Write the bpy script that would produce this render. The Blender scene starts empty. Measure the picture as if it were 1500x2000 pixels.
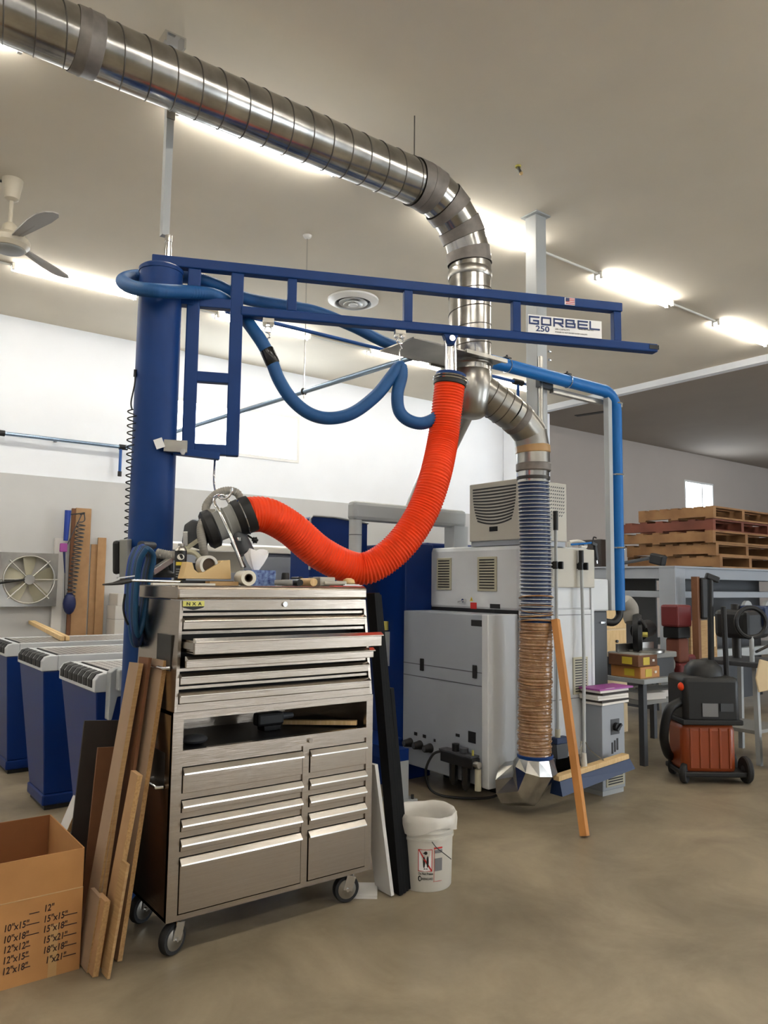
import bpy, bmesh, math, random
from mathutils import Vector, Matrix
random.seed(7)
SC = bpy.context.scene
COL = SC.collection
# ------------------------------------------------------------------ camera
FPX, CX, CY = 1485.0, 750.0, 1000.0        # focal length and centre in photo pixels (1500 x 2000)
CAMH, HOR, ROLL, VP1 = 1.5, 140.0, 0.012, 2730.0
_p = math.atan(HOR / FPX); _a = math.atan((VP1 - CX) / math.hypot(FPX, HOR))
_Fh = Vector((math.cos(_a), math.sin(_a), 0)); _Rh = Vector((math.sin(_a), -math.cos(_a), 0)); ZV = Vector((0, 0, 1))
F = _Fh * math.cos(_p) + ZV * math.sin(_p); _U0 = -_Fh * math.sin(_p) + ZV * math.cos(_p)
R = _Rh * math.cos(ROLL) + _U0 * math.sin(ROLL); U = -_Rh * math.sin(ROLL) + _U0 * math.cos(ROLL)
CAM = Vector((0, 0, CAMH))
cd = bpy.data.cameras.new('camera'); cam = bpy.data.objects.new('camera', cd); COL.objects.link(cam)
cam.matrix_world = Matrix(((R.x, U.x, -F.x, CAM.x), (R.y, U.y, -F.y, CAM.y), (R.z, U.z, -F.z, CAM.z), (0, 0, 0, 1)))
cd.sensor_fit = 'VERTICAL'; cd.sensor_height = 36.0; cd.lens = FPX / 2000.0 * 36.0
cd.clip_start = 0.05; cd.clip_end = 200
SC.camera = cam
# ------------------------------------------------------------------ view, world
SC.view_settings.view_transform = 'Standard'; SC.view_settings.look = 'None'
SC.view_settings.exposure = 1.38; SC.view_settings.gamma = 1.0; SC.view_settings.use_curve_mapping = False
W = bpy.data.worlds.new('world'); SC.world = W; W.use_nodes = True
W.node_tree.nodes['Background'].inputs[0].default_value = (0.75, 0.87, 1.0, 1)
W.node_tree.nodes['Background'].inputs[1].default_value = 1.5
LAMP = 21.0          # strength of every fluorescent tube
# ------------------------------------------------------------------ pixel helpers (a pixel gives a direction, the plane gives the place)
def ray(x, y): return F + R * ((x - CX) / FPX) - U * ((y - CY) / FPX)
def PZ(x, y, z): d = ray(x, y); return CAM + d * ((z - CAMH) / d.z)
def PX(x, y, v): d = ray(x, y); return CAM + d * (v / d.x)
def PY(x, y, v): d = ray(x, y); return CAM + d * (v / d.y)
def PD(x, y, d): return CAM + ray(x, y) * d
# ------------------------------------------------------------------ materials
def lin(c):
    return tuple((v / 12.92 if v <= .04045 else ((v + .055) / 1.055) ** 2.4) for v in (k / 255. for k in c))
MATS = {}
def mat(name, rgb, rough=.5, metal=0., noise=0., nscale=8., rgb2=None, bump=0., bscale=60., emit=0., stretch=None, coat=0., alpha=1., trans=0., spec=None):
    m = bpy.data.materials.new(name); m.use_nodes = True; nt = m.node_tree; b = nt.nodes['Principled BSDF']
    c = lin(rgb) + (1,)
    b.inputs['Base Color'].default_value = c; b.inputs['Roughness'].default_value = rough; b.inputs['Metallic'].default_value = metal
    if coat: b.inputs['Coat Weight'].default_value = coat
    if spec is not None: b.inputs['Specular IOR Level'].default_value = spec
    if trans: b.inputs['Transmission Weight'].default_value = trans
    if alpha < 1: b.inputs['Alpha'].default_value = alpha
    if emit: b.inputs['Emission Color'].default_value = c; b.inputs['Emission Strength'].default_value = emit
    tc = None
    def coords(st):
        t = nt.nodes.new('ShaderNodeTexCoord'); mp = nt.nodes.new('ShaderNodeMapping')
        nt.links.new(t.outputs['Object'], mp.inputs['Vector'])
        if st: mp.inputs['Scale'].default_value = st
        return mp.outputs['Vector']
    if noise or rgb2:
        n = nt.nodes.new('ShaderNodeTexNoise'); n.inputs['Scale'].default_value = nscale; n.inputs['Detail'].default_value = 5
        nt.links.new(coords(stretch), n.inputs['Vector'])
        r = nt.nodes.new('ShaderNodeValToRGB'); r.color_ramp.elements[0].position = .3; r.color_ramp.elements[1].position = .7
        if rgb2: c2 = lin(rgb2) + (1,); c1 = c
        else:
            c1 = tuple(v * (1 - noise) for v in c[:3]) + (1,); c2 = tuple(min(1, v * (1 + noise)) for v in c[:3]) + (1,)
        r.color_ramp.elements[0].color = c1; r.color_ramp.elements[1].color = c2
        nt.links.new(n.outputs['Fac'], r.inputs['Fac']); nt.links.new(r.outputs['Color'], b.inputs['Base Color'])
    if bump:
        n = nt.nodes.new('ShaderNodeTexNoise'); n.inputs['Scale'].default_value = bscale; n.inputs['Detail'].default_value = 3
        nt.links.new(coords(stretch), n.inputs['Vector'])
        bp = nt.nodes.new('ShaderNodeBump'); bp.inputs['Strength'].default_value = bump; bp.inputs['Distance'].default_value = .01
        nt.links.new(n.outputs['Fac'], bp.inputs['Height']); nt.links.new(bp.outputs['Normal'], b.inputs['Normal'])
    MATS[name] = m
    return m
mat('ceiling_dimmed', (158, 148, 138), .9, noise=.03, nscale=1.5)  # darker copy of the ceiling: the unlit second bay's shade is in the colour
mat('ceiling', (222, 214, 198), .9, noise=.03, nscale=1.5)
mat('wall_white', (240, 244, 250), .85, noise=.02, nscale=2)
mat('wall_grey', (192, 193, 193), .8, noise=.03, nscale=2)
mat('white_trim', (232, 232, 230), .5)
mat('stainless', (172, 161, 149), .2, 1., noise=.05, nscale=3, bump=.1, bscale=40, stretch=(.12, .12, 50))
mat('stainless_bright', (236, 232, 226), .22, 1.)
mat('steel_dark', (70, 68, 66), .45, .8)
mat('galvanized', (196, 194, 190), .2, 1., rgb2=(150, 150, 148), nscale=7, bump=.06, bscale=9)
mat('galv_dull', (176, 173, 166), .3, 1., rgb2=(150, 148, 142), nscale=5, bump=.03, bscale=9)
mat('seam', (96, 92, 86), .5, .7)
mat('duct_tape', (122, 116, 110), .55, .25, noise=.2, nscale=14)
mat('chrome', (225, 225, 225), .12, 1.)
mat('jib_blue', (11, 54, 114), .45, noise=.06, nscale=6, spec=.25)
mat('cnc_blue', (3, 40, 104), .36, noise=.05, nscale=3, spec=.3)
mat('hose_blue', (14, 80, 138), .55, noise=.08, nscale=20)
mat('pipe_blue', (16, 102, 174), .45, spec=.3)
mat('hose_navy', (10, 38, 78), .5)
mat('hose_royal', (16, 56, 150), .45)
mat('hose_teal', (12, 70, 108), .5)
mat('orange', (244, 74, 30), .45, noise=.06, nscale=15, spec=.25)
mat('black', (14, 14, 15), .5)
mat('black_gloss', (10, 10, 12), .2)
mat('rubber', (28, 28, 29), .7)
mat('panel_black', (7, 7, 8), .55, noise=.1, spec=.2)
mat('grey_machine', (200, 204, 207), .42, noise=.02, nscale=4)
mat('grey_machine2', (148, 154, 162), .42, noise=.02, nscale=4)
mat('beige_machine', (182, 179, 168), .5, noise=.02, nscale=4)
mat('grille', (176, 172, 150), .55)
mat('grey_paint', (164, 168, 169), .45)
mat('grey_plastic', (140, 140, 136), .55)
mat('hose_grey', (148, 144, 136), .6)
mat('dark_grey', (66, 68, 72), .5)
mat('white_plastic', (208, 205, 196), .45)
mat('liner', (216, 213, 206), .4, bump=.25, bscale=18)
mat('fan_cream', (190, 182, 164), .4)
mat('fan_blade', (150, 146, 140), .5)
mat('cardboard', (182, 132, 78), .8, rgb2=(168, 120, 70), nscale=5)
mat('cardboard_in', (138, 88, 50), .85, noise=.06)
mat('ink', (44, 22, 18), .7)
mat('tape_brown', (176, 140, 92), .35, noise=.06)
mat('mdf', (176, 140, 100), .75, rgb2=(164, 126, 88), nscale=10)
mat('mdf_face', (160, 134, 108), .75, rgb2=(150, 124, 100), nscale=6)
mat('chipboard', (186, 150, 100), .8, rgb2=(156, 118, 74), nscale=120)
mat('plywood', (176, 144, 98), .7, rgb2=(154, 118, 76), nscale=8, stretch=(1, 1, 14))
mat('wood_brown', (112, 72, 44), .7, noise=.1, nscale=10)
mat('wood_light', (226, 196, 146), .65, rgb2=(208, 174, 120), nscale=9, stretch=(12, 1, 1))
mat('wood_stick', (204, 144, 78), .5, rgb2=(188, 126, 64), nscale=8, stretch=(1, 1, .1))
mat('pallet_wood', (150, 112, 72), .8, rgb2=(120, 84, 50), nscale=4)
mat('pallet_red', (112, 62, 46), .8, noise=.2, nscale=4)
mat('dark_board', (46, 38, 32), .6, noise=.1)
mat('white_board', (206, 204, 200), .5)
mat('tan_plastic', (204, 174, 122), .5)
mat('yellow', (214, 190, 60), .5)
mat('badge', (196, 186, 96), .35, .4)
mat('red', (196, 40, 36), .5)
mat('dark_red', (104, 30, 30), .5)
mat('teal', (30, 96, 104), .45)
mat('navy', (22, 34, 84), .5)
mat('purple', (156, 70, 150), .45)
mat('paper', (232, 228, 222), .7)
mat('sticker_white', (240, 240, 240), .4)
mat('letter_blue', (26, 52, 108), .4)
mat('letter_grey', (120, 120, 122), .5)
mat('orange_drum', (140, 62, 24), .4, noise=.08, nscale=5)
mat('wrap_film', (166, 128, 90), .2, rgb2=(132, 94, 58), nscale=14, bump=.9, bscale=26, coat=.6)
mat('hose_wire', (206, 206, 200), .4)
mat('clear_hose', (20, 46, 88), .3, coat=.5)
mat('film_roll', (226, 222, 206), .25, coat=.4)
mat('cardboard_core', (70, 54, 42), .8)
mat('tissue', (246, 244, 244), .8)
mat('tissue_box', (8, 30, 104), .5, rgb2=(120, 146, 190), nscale=60)
mat('aluminium', (200, 200, 196), .3, .9)
mat('air_pipe', (150, 172, 196), .25, .8)
mat('air_pipe_blue', (24, 84, 158), .4)
mat('glass_lit', (236, 246, 255), .3, emit=5.)
mat('wall_beige_dimmed', (186, 176, 168), .85, noise=.02, nscale=2)  # second-bay wall: beige, with the bay's dimness mixed into the colour
mat('tube_lamp', (255, 251, 244), .4, emit=LAMP)
mat('fixture', (228, 226, 220), .5)
mat('cream', (222, 200, 160), .6)
# concrete: mottled grey-brown slab with trowel clouds and slight sheen
def concrete():
    m = mat('concrete', (150, 143, 130), .42); nt = m.node_tree; b = nt.nodes['Principled BSDF']
    t = nt.nodes.new('ShaderNodeTexCoord')
    n1 = nt.nodes.new('ShaderNodeTexNoise'); n1.inputs['Scale'].default_value = 1.7; n1.inputs['Detail'].default_value = 7; n1.inputs['Roughness'].default_value = .62; n1.inputs['Distortion'].default_value = .6
    n2 = nt.nodes.new('ShaderNodeTexNoise'); n2.inputs['Scale'].default_value = 34; n2.inputs['Detail'].default_value = 4
    mx = nt.nodes.new('ShaderNodeMix'); mx.data_type = 'RGBA'; mx.blend_type = 'MULTIPLY'; mx.inputs['Factor'].default_value = .35
    r1 = nt.nodes.new('ShaderNodeValToRGB'); r1.color_ramp.elements[0].position = .3; r1.color_ramp.elements[1].position = .72
    r1.color_ramp.elements[0].color = lin((120, 109, 90)) + (1,); r1.color_ramp.elements[1].color = lin((166, 153, 129)) + (1,)
    r2 = nt.nodes.new('ShaderNodeValToRGB'); r2.color_ramp.elements[0].color = (.7, .7, .7, 1); r2.color_ramp.elements[1].color = (1, 1, 1, 1)
    for n in (n1, n2): nt.links.new(t.outputs['Object'], n.inputs['Vector'])
    nt.links.new(n1.outputs['Fac'], r1.inputs['Fac']); nt.links.new(n2.outputs['Fac'], r2.inputs['Fac'])
    nt.links.new(r1.outputs['Color'], mx.inputs['A']); nt.links.new(r2.outputs['Color'], mx.inputs['B'])
    nt.links.new(mx.outputs['Result'], b.inputs['Base Color'])
    bp = nt.nodes.new('ShaderNodeBump'); bp.inputs['Strength'].default_value = .08; nt.links.new(n2.outputs['Fac'], bp.inputs['Height']); nt.links.new(bp.outputs['Normal'], b.inputs['Normal'])
concrete()
# perforated steel: a regular grid of bright raised pips on a grey plate
def pips():
    m = mat('pip_plate', (150, 148, 144), .35, .6); nt = m.node_tree; b = nt.nodes['Principled BSDF']
    t = nt.nodes.new('ShaderNodeTexCoord'); v = nt.nodes.new('ShaderNodeTexVoronoi'); v.voronoi_dimensions = '2D'
    v.inputs['Scale'].default_value = 22; v.inputs['Randomness'].default_value = 0
    r = nt.nodes.new('ShaderNodeValToRGB'); r.color_ramp.elements[0].position = .2; r.color_ramp.elements[1].position = .27
    r.color_ramp.elements[0].color = (.85, .82, .78, 1); r.color_ramp.elements[1].color = lin((140, 136, 132)) + (1,)
    nt.links.new(t.outputs['Object'], v.inputs['Vector']); nt.links.new(v.outputs['Distance'], r.inputs['Fac']); nt.links.new(r.outputs['Color'], b.inputs['Base Color'])
pips()
# ------------------------------------------------------------------ mesh builder
def V(*a): return Vector(a)
def perp(d):
    a = V(0, 0, 1) if abs(d.z) < .9 else V(1, 0, 0)
    u = d.cross(a).normalized(); return u, d.cross(u).normalized()
def spline(pts, n=10):
    P = [Vector(p) for p in pts]; out = []
    for i in range(len(P) - 1):
        p0 = P[max(i - 1, 0)]; p1 = P[i]; p2 = P[i + 1]; p3 = P[min(i + 2, len(P) - 1)]
        for k in range(n):
            t = k / n
            out.append(.5 * ((2 * p1) + (p2 - p0) * t + (2 * p0 - 5 * p1 + 4 * p2 - p3) * t * t + (3 * p1 - p0 - 3 * p2 + p3) * t ** 3))
    out.append(P[-1]); return out
def resample(pts, step):
    L = [0.]
    for a, b in zip(pts, pts[1:]): L.append(L[-1] + (b - a).length)
    n = max(2, int(round(L[-1] / step))); out = []; j = 0
    for k in range(n + 1):
        s = L[-1] * k / n
        while j < len(pts) - 2 and L[j + 1] < s: j += 1
        t = (s - L[j]) / max(1e-9, L[j + 1] - L[j]); out.append(pts[j].lerp(pts[j + 1], t))
    return out
class MB:
    def __init__(s): s.v = []; s.f = []
    def add(s, vs, fs):
        o = len(s.v); s.v += [Vector(p) for p in vs]; s.f += [[i + o for i in f] for f in fs]; return s
    def box(s, x0, x1, y0, y1, z0, z1):
        return s.obox(V((x0 + x1) / 2, (y0 + y1) / 2, (z0 + z1) / 2), V(1, 0, 0), V(0, 1, 0), V(0, 0, 1), (x1 - x0) / 2, (y1 - y0) / 2, (z1 - z0) / 2)
    def obox(s, c, ax, ay, az, hx, hy, hz):
        vs = [c + ax * (hx * i) + ay * (hy * j) + az * (hz * k) for k in (-1, 1) for j in (-1, 1) for i in (-1, 1)]
        return s.add(vs, [(0, 2, 3, 1), (4, 5, 7, 6), (0, 1, 5, 4), (2, 6, 7, 3), (0, 4, 6, 2), (1, 3, 7, 5)])
    def bar(s, p, q, w, h, up=None):
        p = Vector(p); q = Vector(q); d = (q - p).normalized(); up = Vector(up) if up else V(0, 0, 1)
        if abs(d.dot(up)) > .98: up = V(1, 0, 0)
        sd = d.cross(up).normalized(); u = sd.cross(d).normalized()
        return s.obox((p + q) / 2, d, sd, u, (q - p).length / 2, w / 2, h / 2)
    def cyl(s, p, q, r, r2=None, n=20, cap=True):
        p = Vector(p); q = Vector(q); r2 = r if r2 is None else r2; u, w = perp((q - p).normalized())
        vs = []
        for c, rr in ((p, r), (q, r2)):
            vs += [c + u * (rr * math.cos(2 * math.pi * i / n)) + w * (rr * math.sin(2 * math.pi * i / n)) for i in range(n)]
        fs = [(i, (i + 1) % n, n + (i + 1) % n, n + i) for i in range(n)]
        if cap: fs += [list(range(n))[::-1], list(range(n, 2 * n))]
        return s.add(vs, fs)
    def tube(s, pts, r, n=12, cap=True, rf=None, closed=False):
        P = [Vector(p) for p in pts]; N = len(P); vs = []; u = None
        for i in range(N):
            if closed: d = P[(i + 1) % N] - P[i - 1]
            else: d = P[min(i + 1, N - 1)] - P[max(i - 1, 0)]
            d = d.normalized() if d.length > 1e-9 else V(0, 0, 1)
            if u is None: u, w = perp(d)
            else:
                u = u - d * u.dot(d); u = u.normalized() if u.length > 1e-6 else perp(d)[0]; w = d.cross(u)
            rr = rf(i, N) if rf else r
            vs += [P[i] + u * (rr * math.cos(2 * math.pi * k / n)) + w * (rr * math.sin(2 * math.pi * k / n)) for k in range(n)]
        fs = []
        for i in range(N if closed else N - 1):
            j = (i + 1) % N
            fs += [(i * n + k, i * n + (k + 1) % n, j * n + (k + 1) % n, j * n + k) for k in range(n)]
        if cap and not closed: fs += [list(range(n))[::-1], list(range((N - 1) * n, N * n))]
        return s.add(vs, fs)
    def lathe(s, c, prof, n=32, axis=None, cap=True):
        c = Vector(c); ax = Vector(axis).normalized() if axis else V(0, 0, 1); u, w = perp(ax); vs = []
        for r, z in prof: vs += [c + ax * z + u * (r * math.cos(2 * math.pi * i / n)) + w * (r * math.sin(2 * math.pi * i / n)) for i in range(n)]
        fs = []
        for k in range(len(prof) - 1): fs += [(k * n + i, k * n + (i + 1) % n, (k + 1) * n + (i + 1) % n, (k + 1) * n + i) for i in range(n)]
        if cap: fs += [list(range(n))[::-1], list(range((len(prof) - 1) * n, len(prof) * n))]
        return s.add(vs, fs)
    def prism(s, poly, o, ux, uy, un, t):
        o = Vector(o); ux = Vector(ux); uy = Vector(uy); un = Vector(un); n = len(poly)
        vs = [o + ux * a + uy * b for a, b in poly] + [o + ux * a + uy * b + un * t for a, b in poly]
        return s.add(vs, [list(range(n))[::-1], list(range(n, 2 * n))] + [(i, (i + 1) % n, n + (i + 1) % n, n + i) for i in range(n)])
    def ring(s, c, axis, Rr, r, n=32, m=8):
        u, w = perp(Vector(axis).normalized()); c = Vector(c)
        return s.tube([c + u * (Rr * math.cos(2 * math.pi * i / n)) + w * (Rr * math.sin(2 * math.pi * i / n)) for i in range(n)], r, m, closed=True)
    def helix(s, p, q, Rr, r, turns, seg=20, m=5):
        p = Vector(p); q = Vector(q); u, w = perp((q - p).normalized()); N = int(turns * seg)
        return s.tube([p.lerp(q, i / N) + u * (Rr * math.cos(2 * math.pi * i / seg)) + w * (Rr * math.sin(2 * math.pi * i / seg)) for i in range(N + 1)], r, m)
    def sphere(s, c, r, n=16, sz=1.):
        c = Vector(c); return s.lathe(c, [(max(1e-4, r * math.sin(math.pi * i / 8)), -r * sz * math.cos(math.pi * i / 8)) for i in range(9)], n)
BASE = {}
def newobj(name, me): o = bpy.data.objects.new(name, me); COL.objects.link(o); return o
def props(o, label, cat, group, kind):
    if label: o['label'] = label
    if cat: o['category'] = cat
    if group: o['group'] = group
    if kind: o['kind'] = kind
def mk(name, m, mt, parent=None, smooth=False, bevel=0., label=None, cat=None, group=None, kind=None, angle=38):
    if parent is None:
        xs = [p.x for p in m.v]; ys = [p.y for p in m.v]; zs = [p.z for p in m.v]
        base = V((min(xs) + max(xs)) / 2, (min(ys) + max(ys)) / 2, min(zs))
    else: base = BASE[parent.name]
    me = bpy.data.meshes.new(name); me.from_pydata([tuple(p - base) for p in m.v], [], m.f)
    me.materials.append(MATS[mt]); me.update()
    bm = bmesh.new(); bm.from_mesh(me); bmesh.ops.recalc_face_normals(bm, faces=bm.faces); bm.to_mesh(me); bm.free()
    if smooth:
        me.polygons.foreach_set('use_smooth', [True] * len(me.polygons)); me.set_sharp_from_angle(angle=math.radians(angle))
    o = newobj(name, me); BASE[o.name] = base
    if parent is None: o.location = base
    else: o.parent = parent
    if bevel:
        b = o.modifiers.new('bevel', 'BEVEL'); b.width = bevel; b.segments = 2; b.limit_method = 'ANGLE'; b.angle_limit = math.radians(40)
    props(o, label, cat, group, kind); return o
def thing(name, label, cat, loc, group=None, kind=None):
    o = newobj(name, None); o.location = Vector(loc); BASE[o.name] = Vector(loc); o.empty_display_size = .1
    props(o, label, cat, group, kind); return o
def struct(name, m, mt, **k): return mk(name, m, mt, kind='structure', **k)
def copy_tree(o, off, parent=None, label=None):
    c = o.copy(); COL.objects.link(c); BASE[c.name] = BASE[o.name] + Vector(off)
    if parent: c.parent = parent
    else: c.location = o.location + Vector(off)
    if label: c['label'] = label
    for ch in [k for k in bpy.data.objects if k.parent == o]: copy_tree(ch, off, c)
    return c
def text(name, body, size, mt, parent, o, ux, uy, depth=.001, align='LEFT', bold=False, sx=1., shear=0.):
    cu = bpy.data.curves.new('txt', 'FONT'); cu.body = body; cu.size = size; cu.align_x = align; cu.extrude = depth; cu.shear = shear
    cu.resolution_u = 3
    if bold: cu.offset = size * .018
    t = bpy.data.objects.new('txt', cu); COL.objects.link(t); bpy.context.view_layer.update()
    me = bpy.data.meshes.new_from_object(t.evaluated_get(bpy.context.evaluated_depsgraph_get()))
    bpy.data.objects.remove(t); m = MB(); ux = Vector(ux); uy = Vector(uy); un = ux.cross(uy)
    m.add([Vector(o) + ux * (p.co.x * sx) + uy * p.co.y + un * p.co.z for p in me.vertices], [list(p.vertices) for p in me.polygons])
    bpy.data.meshes.remove(me)
    return mk(name, m, mt, parent)
X1, Y1, Z1 = V(1, 0, 0), V(0, 1, 0), V(0, 0, 1)
# ================================================================== THE ROOM
CZ = 4.5; WY = 9.35
XA, XB, YA = -6.0, 27.0, -6.0
struct('floor', MB().box(XA, XB, YA, WY, -.1, 0), 'concrete', label='mottled grey-brown polished concrete floor slab')
struct('ceiling', MB().box(XA, 9.72, YA, WY, CZ, CZ + .1), 'ceiling', label='flat off-white painted ceiling of the main bay')
struct('ceiling', MB().box(9.72, XB, YA, WY, CZ, CZ + .1), 'ceiling_dimmed', label='second-bay ceiling, its dimness put into a darker grey-brown colour')
struct('wall_left', MB().box(XA - .15, XA, YA - .15, WY, 0, CZ), 'wall_white', label='white end wall out of view on the left')
DX0, DX1, DZ1_ = 5.55, 6.45, 2.7
GX0, GX1, GZ0, GZ1 = 11.4, 18.0, .3, 3.2
struct('wall_front', MB().box(XA, DX0, YA - .15, YA, 0, CZ).box(DX1, GX0, YA - .15, YA, 0, CZ).box(GX1, XB, YA - .15, YA, 0, CZ).box(DX0, DX1, YA - .15, YA, DZ1_, CZ).box(GX0, GX1, YA - .15, YA, 0, GZ0).box(GX0, GX1, YA - .15, YA, GZ1, CZ), 'wall_white', label='white wall behind the camera')
dr = thing('door_1', 'tall glazed door in the wall behind the camera', None, (DX0, YA, 0), kind='structure')
mk('door_frame', MB().box(DX0, DX0 + .06, YA - .08, YA + .01, 0, DZ1_).box(DX1 - .06, DX1, YA - .08, YA + .01, 0, DZ1_).box(DX0 + .06, DX1 - .06, YA - .08, YA + .01, DZ1_ - .06, DZ1_).box(DX0 + .06, DX1 - .06, YA - .08, YA + .01, 0, .12), 'white_trim', dr)
mk('pane', MB().box(DX0 + .06, DX1 - .06, YA - .05, YA - .044, .12, DZ1_ - .06), 'glass_lit', dr)
gd_ = thing('fill_door', 'unseen glazed overhead door behind the camera, added to light what faces it', None, (GX0, YA, GZ0), kind='structure')  # added door, never in view: its glowing panes brighten surfaces turned this way
for i in range(7):
    xm = GX0 + (GX1 - GX0) * i / 6; mk('mullion', MB().box(xm - .04, xm + .04, YA - .08, YA + .01, GZ0, GZ1), 'white_trim', gd_)
for i in range(6):
    for k in range(4):
        xa_ = GX0 + (GX1 - GX0) * i / 6 + .04; xb_ = GX0 + (GX1 - GX0) * (i + 1) / 6 - .04; za_ = GZ0 + (GZ1 - GZ0) * k / 4 + .03; zb_ = GZ0 + (GZ1 - GZ0) * (k + 1) / 4 - .03
        mk('pane', MB().box(xa_, xb_, YA - .05, YA - .044, za_, zb_), 'glass_lit', gd_)
for k in range(5):
    zm = GZ0 + (GZ1 - GZ0) * k / 4; mk('rail', MB().box(GX0, GX1, YA - .07, YA, zm - .03, zm + .03), 'white_trim', gd_)
struct('trim_4', MB().box(9.78, 15.36, WY - .012, WY, 0, CZ).box(15.36, 16.55, WY - .012, WY, 0, 3.05).box(15.36, 16.55, WY - .012, WY, 3.88, CZ).box(16.55, XB, WY - .012, WY, 0, CZ), 'wall_beige_dimmed', label='warm grey wall of the second bay, its dimness put into the colour')
struct('wall_right', MB().box(XB, XB + .15, YA - .15, WY + .15, 0, CZ), 'wall_white', label='far end wall beyond the stacked pallets')
# back wall with two window openings
WINS = [(3.6, 5.5, 3.2, 3.88), (15.36, 16.55, 3.05, 3.88)]
m = MB(); xs = XA
for (a, b, z0, z1) in WINS:
    m.box(xs, a, WY, WY + .15, 0, CZ); m.box(a, b, WY, WY + .15, 0, z0); m.box(a, b, WY, WY + .15, z1, CZ); xs = b
m.box(xs, XB, WY, WY + .15, 0, CZ)
struct('wall_back', m, 'wall_white', label='long white back wall running behind the machines')
struct('trim_1', MB().box(XA, 9.7, WY - .012, WY, 0, 2.69), 'wall_grey', label='grey painted lower panel along the back wall')
for i, (a, b, z0, z1) in enumerate(WINS):
    w = thing('window_%d' % (i + 1), ['bright overexposed window high on the back wall behind the blue boom', 'small bright window above the pallet stack'][i], None, (a, WY, z0), kind='structure')
    fr = MB(); t = .045
    fr.box(a, b, WY - .01, WY + .08, z0, z0 + t).box(a, b, WY - .01, WY + .08, z1 - t, z1).box(a, a + t, WY - .01, WY + .08, z0 + t, z1 - t).box(b - t, b, WY - .01, WY + .08, z0 + t, z1 - t)
    mid = a + (b - a) * (.5 if i == 0 else .6); fr.box(mid - t / 2, mid + t / 2, WY - .008, WY + .07, z0 + t, z1 - t)
    mk('window_frame', fr, 'white_trim', w)
    for (p, q) in ((a + t, mid - t / 2), (mid + t / 2, b - t)): mk('pane', MB().box(p, q, WY + .03, WY + .036, z0 + t, z1 - t), 'glass_lit', w)
# the header and pier where the second bay begins
struct('trim_2', MB().box(9.66, 9.78, YA, WY, CZ - .09, CZ), 'wall_white', label='white ceiling beam dividing the two bays')
struct('trim_3', MB().box(9.66, 9.88, 8.47, WY - .013, 0, CZ - .091), 'wall_white', label='white wall pier below the ceiling beam')

# ================================================================== STRIP LIGHTS
def strip_light(x, y, label, group=None):
    L = 1.22; t = thing('strip_light', label, 'light', (x, y, CZ - .075), group)
    hb = MB(); hb.prism([(-.03, 0), (.03, 0), (.022, -.03), (-.022, -.03)], (x, y, CZ), Y1, Z1, X1, L)
    mk('housing', hb, 'fixture', t)
    for s in (-1, 1):
        mk('lamp_tube', MB().cyl((x + .03, y + s * .034, CZ - .045), (x + L - .03, y + s * .034, CZ - .045), .013, n=10), 'tube_lamp', t, smooth=True)
        mk('lamp_holder', MB().box(x + .005, x + .03, y + s * .034 - .012, y + s * .034 + .012, CZ - .065, CZ), 'fixture', t)
        mk('lamp_holder', MB().box(x + L - .03, x + L - .005, y + s * .034 - .012, y + s * .034 + .012, CZ - .065, CZ), 'fixture', t)
    return t
def light_row(y, x0, n, labs, grp):
    for k in range(n):
        x = x0 + 2.1 * k; strip_light(x, y, labs.get(k, labs['']), grp)
    cn = thing('conduit', {7.75: 'thin conduit linking the strip lights near the back wall', 4.41: 'thin conduit linking the strip lights above the duct', 1.07: 'thin conduit linking the strip lights over the camera', -2.27: 'thin conduit linking the strip lights behind the camera'}[y], 'conduit', (x0 + 6, y, CZ - .02))
    for k in range(n - 1): mk('conduit_length', MB().cyl((x0 + 2.1 * k + 1.21, y, CZ - .014), (x0 + 2.1 * (k + 1) + .01, y, CZ - .014), .011, n=8), 'fixture', cn)
light_row(7.75, -4.95, 7, {'': 'fluorescent strip light in the row near the back wall', 3: 'fluorescent strip light just right of the ceiling fan', 4: 'fluorescent strip light seen through the boom frame', 5: 'fluorescent strip light behind the vertical duct', 6: 'small distant strip light beside the grey post'}, 'strip lights near the back wall')
light_row(4.41, -4.65, 7, {'': 'fluorescent strip light hidden along the lower edge of the duct', 4: 'fluorescent strip light glowing between duct elbow and grey post', 5: 'fluorescent strip light right of the grey post', 6: 'fluorescent strip light nearest the right edge of the photo'}, 'strip lights above the duct')
light_row(1.07, -4.65, 7, {'': 'fluorescent strip light over the camera side of the shop'}, 'strip lights over the camera side')
light_row(-2.27, -4.65, 7, {'': 'fluorescent strip light behind the camera'}, 'strip lights behind the camera')

# ================================================================== CEILING FITTINGS
# ceiling fan
c = PZ(25, 352, CZ); c.z = CZ
t = thing('ceiling_fan', 'cream three-blade ceiling fan hanging on a short rod', 'fan', c)
def fz(py): return PX(25, py, c.x).z
z_m = CZ - .66
mk('canopy', MB().lathe(c, [(.075, 0), (.072, -.03), (.05, -.15), (.03, -.165)], 24), 'fan_cream', t, smooth=True)
mk('rod', MB().cyl(c + V(0, 0, -.16), c + V(0, 0, -.36), .014, n=12), 'fan_cream', t, smooth=True)
mt_ = mk('motor', MB().lathe(c, [(.03, -.34), (.05, -.36), (.06, -.42), (.12, -.44), (.145, -.47), (.145, -.51), (.12, -.54), (.05, -.55)], 28), 'fan_cream', t, smooth=True)
mk('motor_cap', MB().lathe(c, [(.115, -.542), (.1, -.555), (.01, -.56)], 28), 'grey_paint', mt_, smooth=True)
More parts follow.
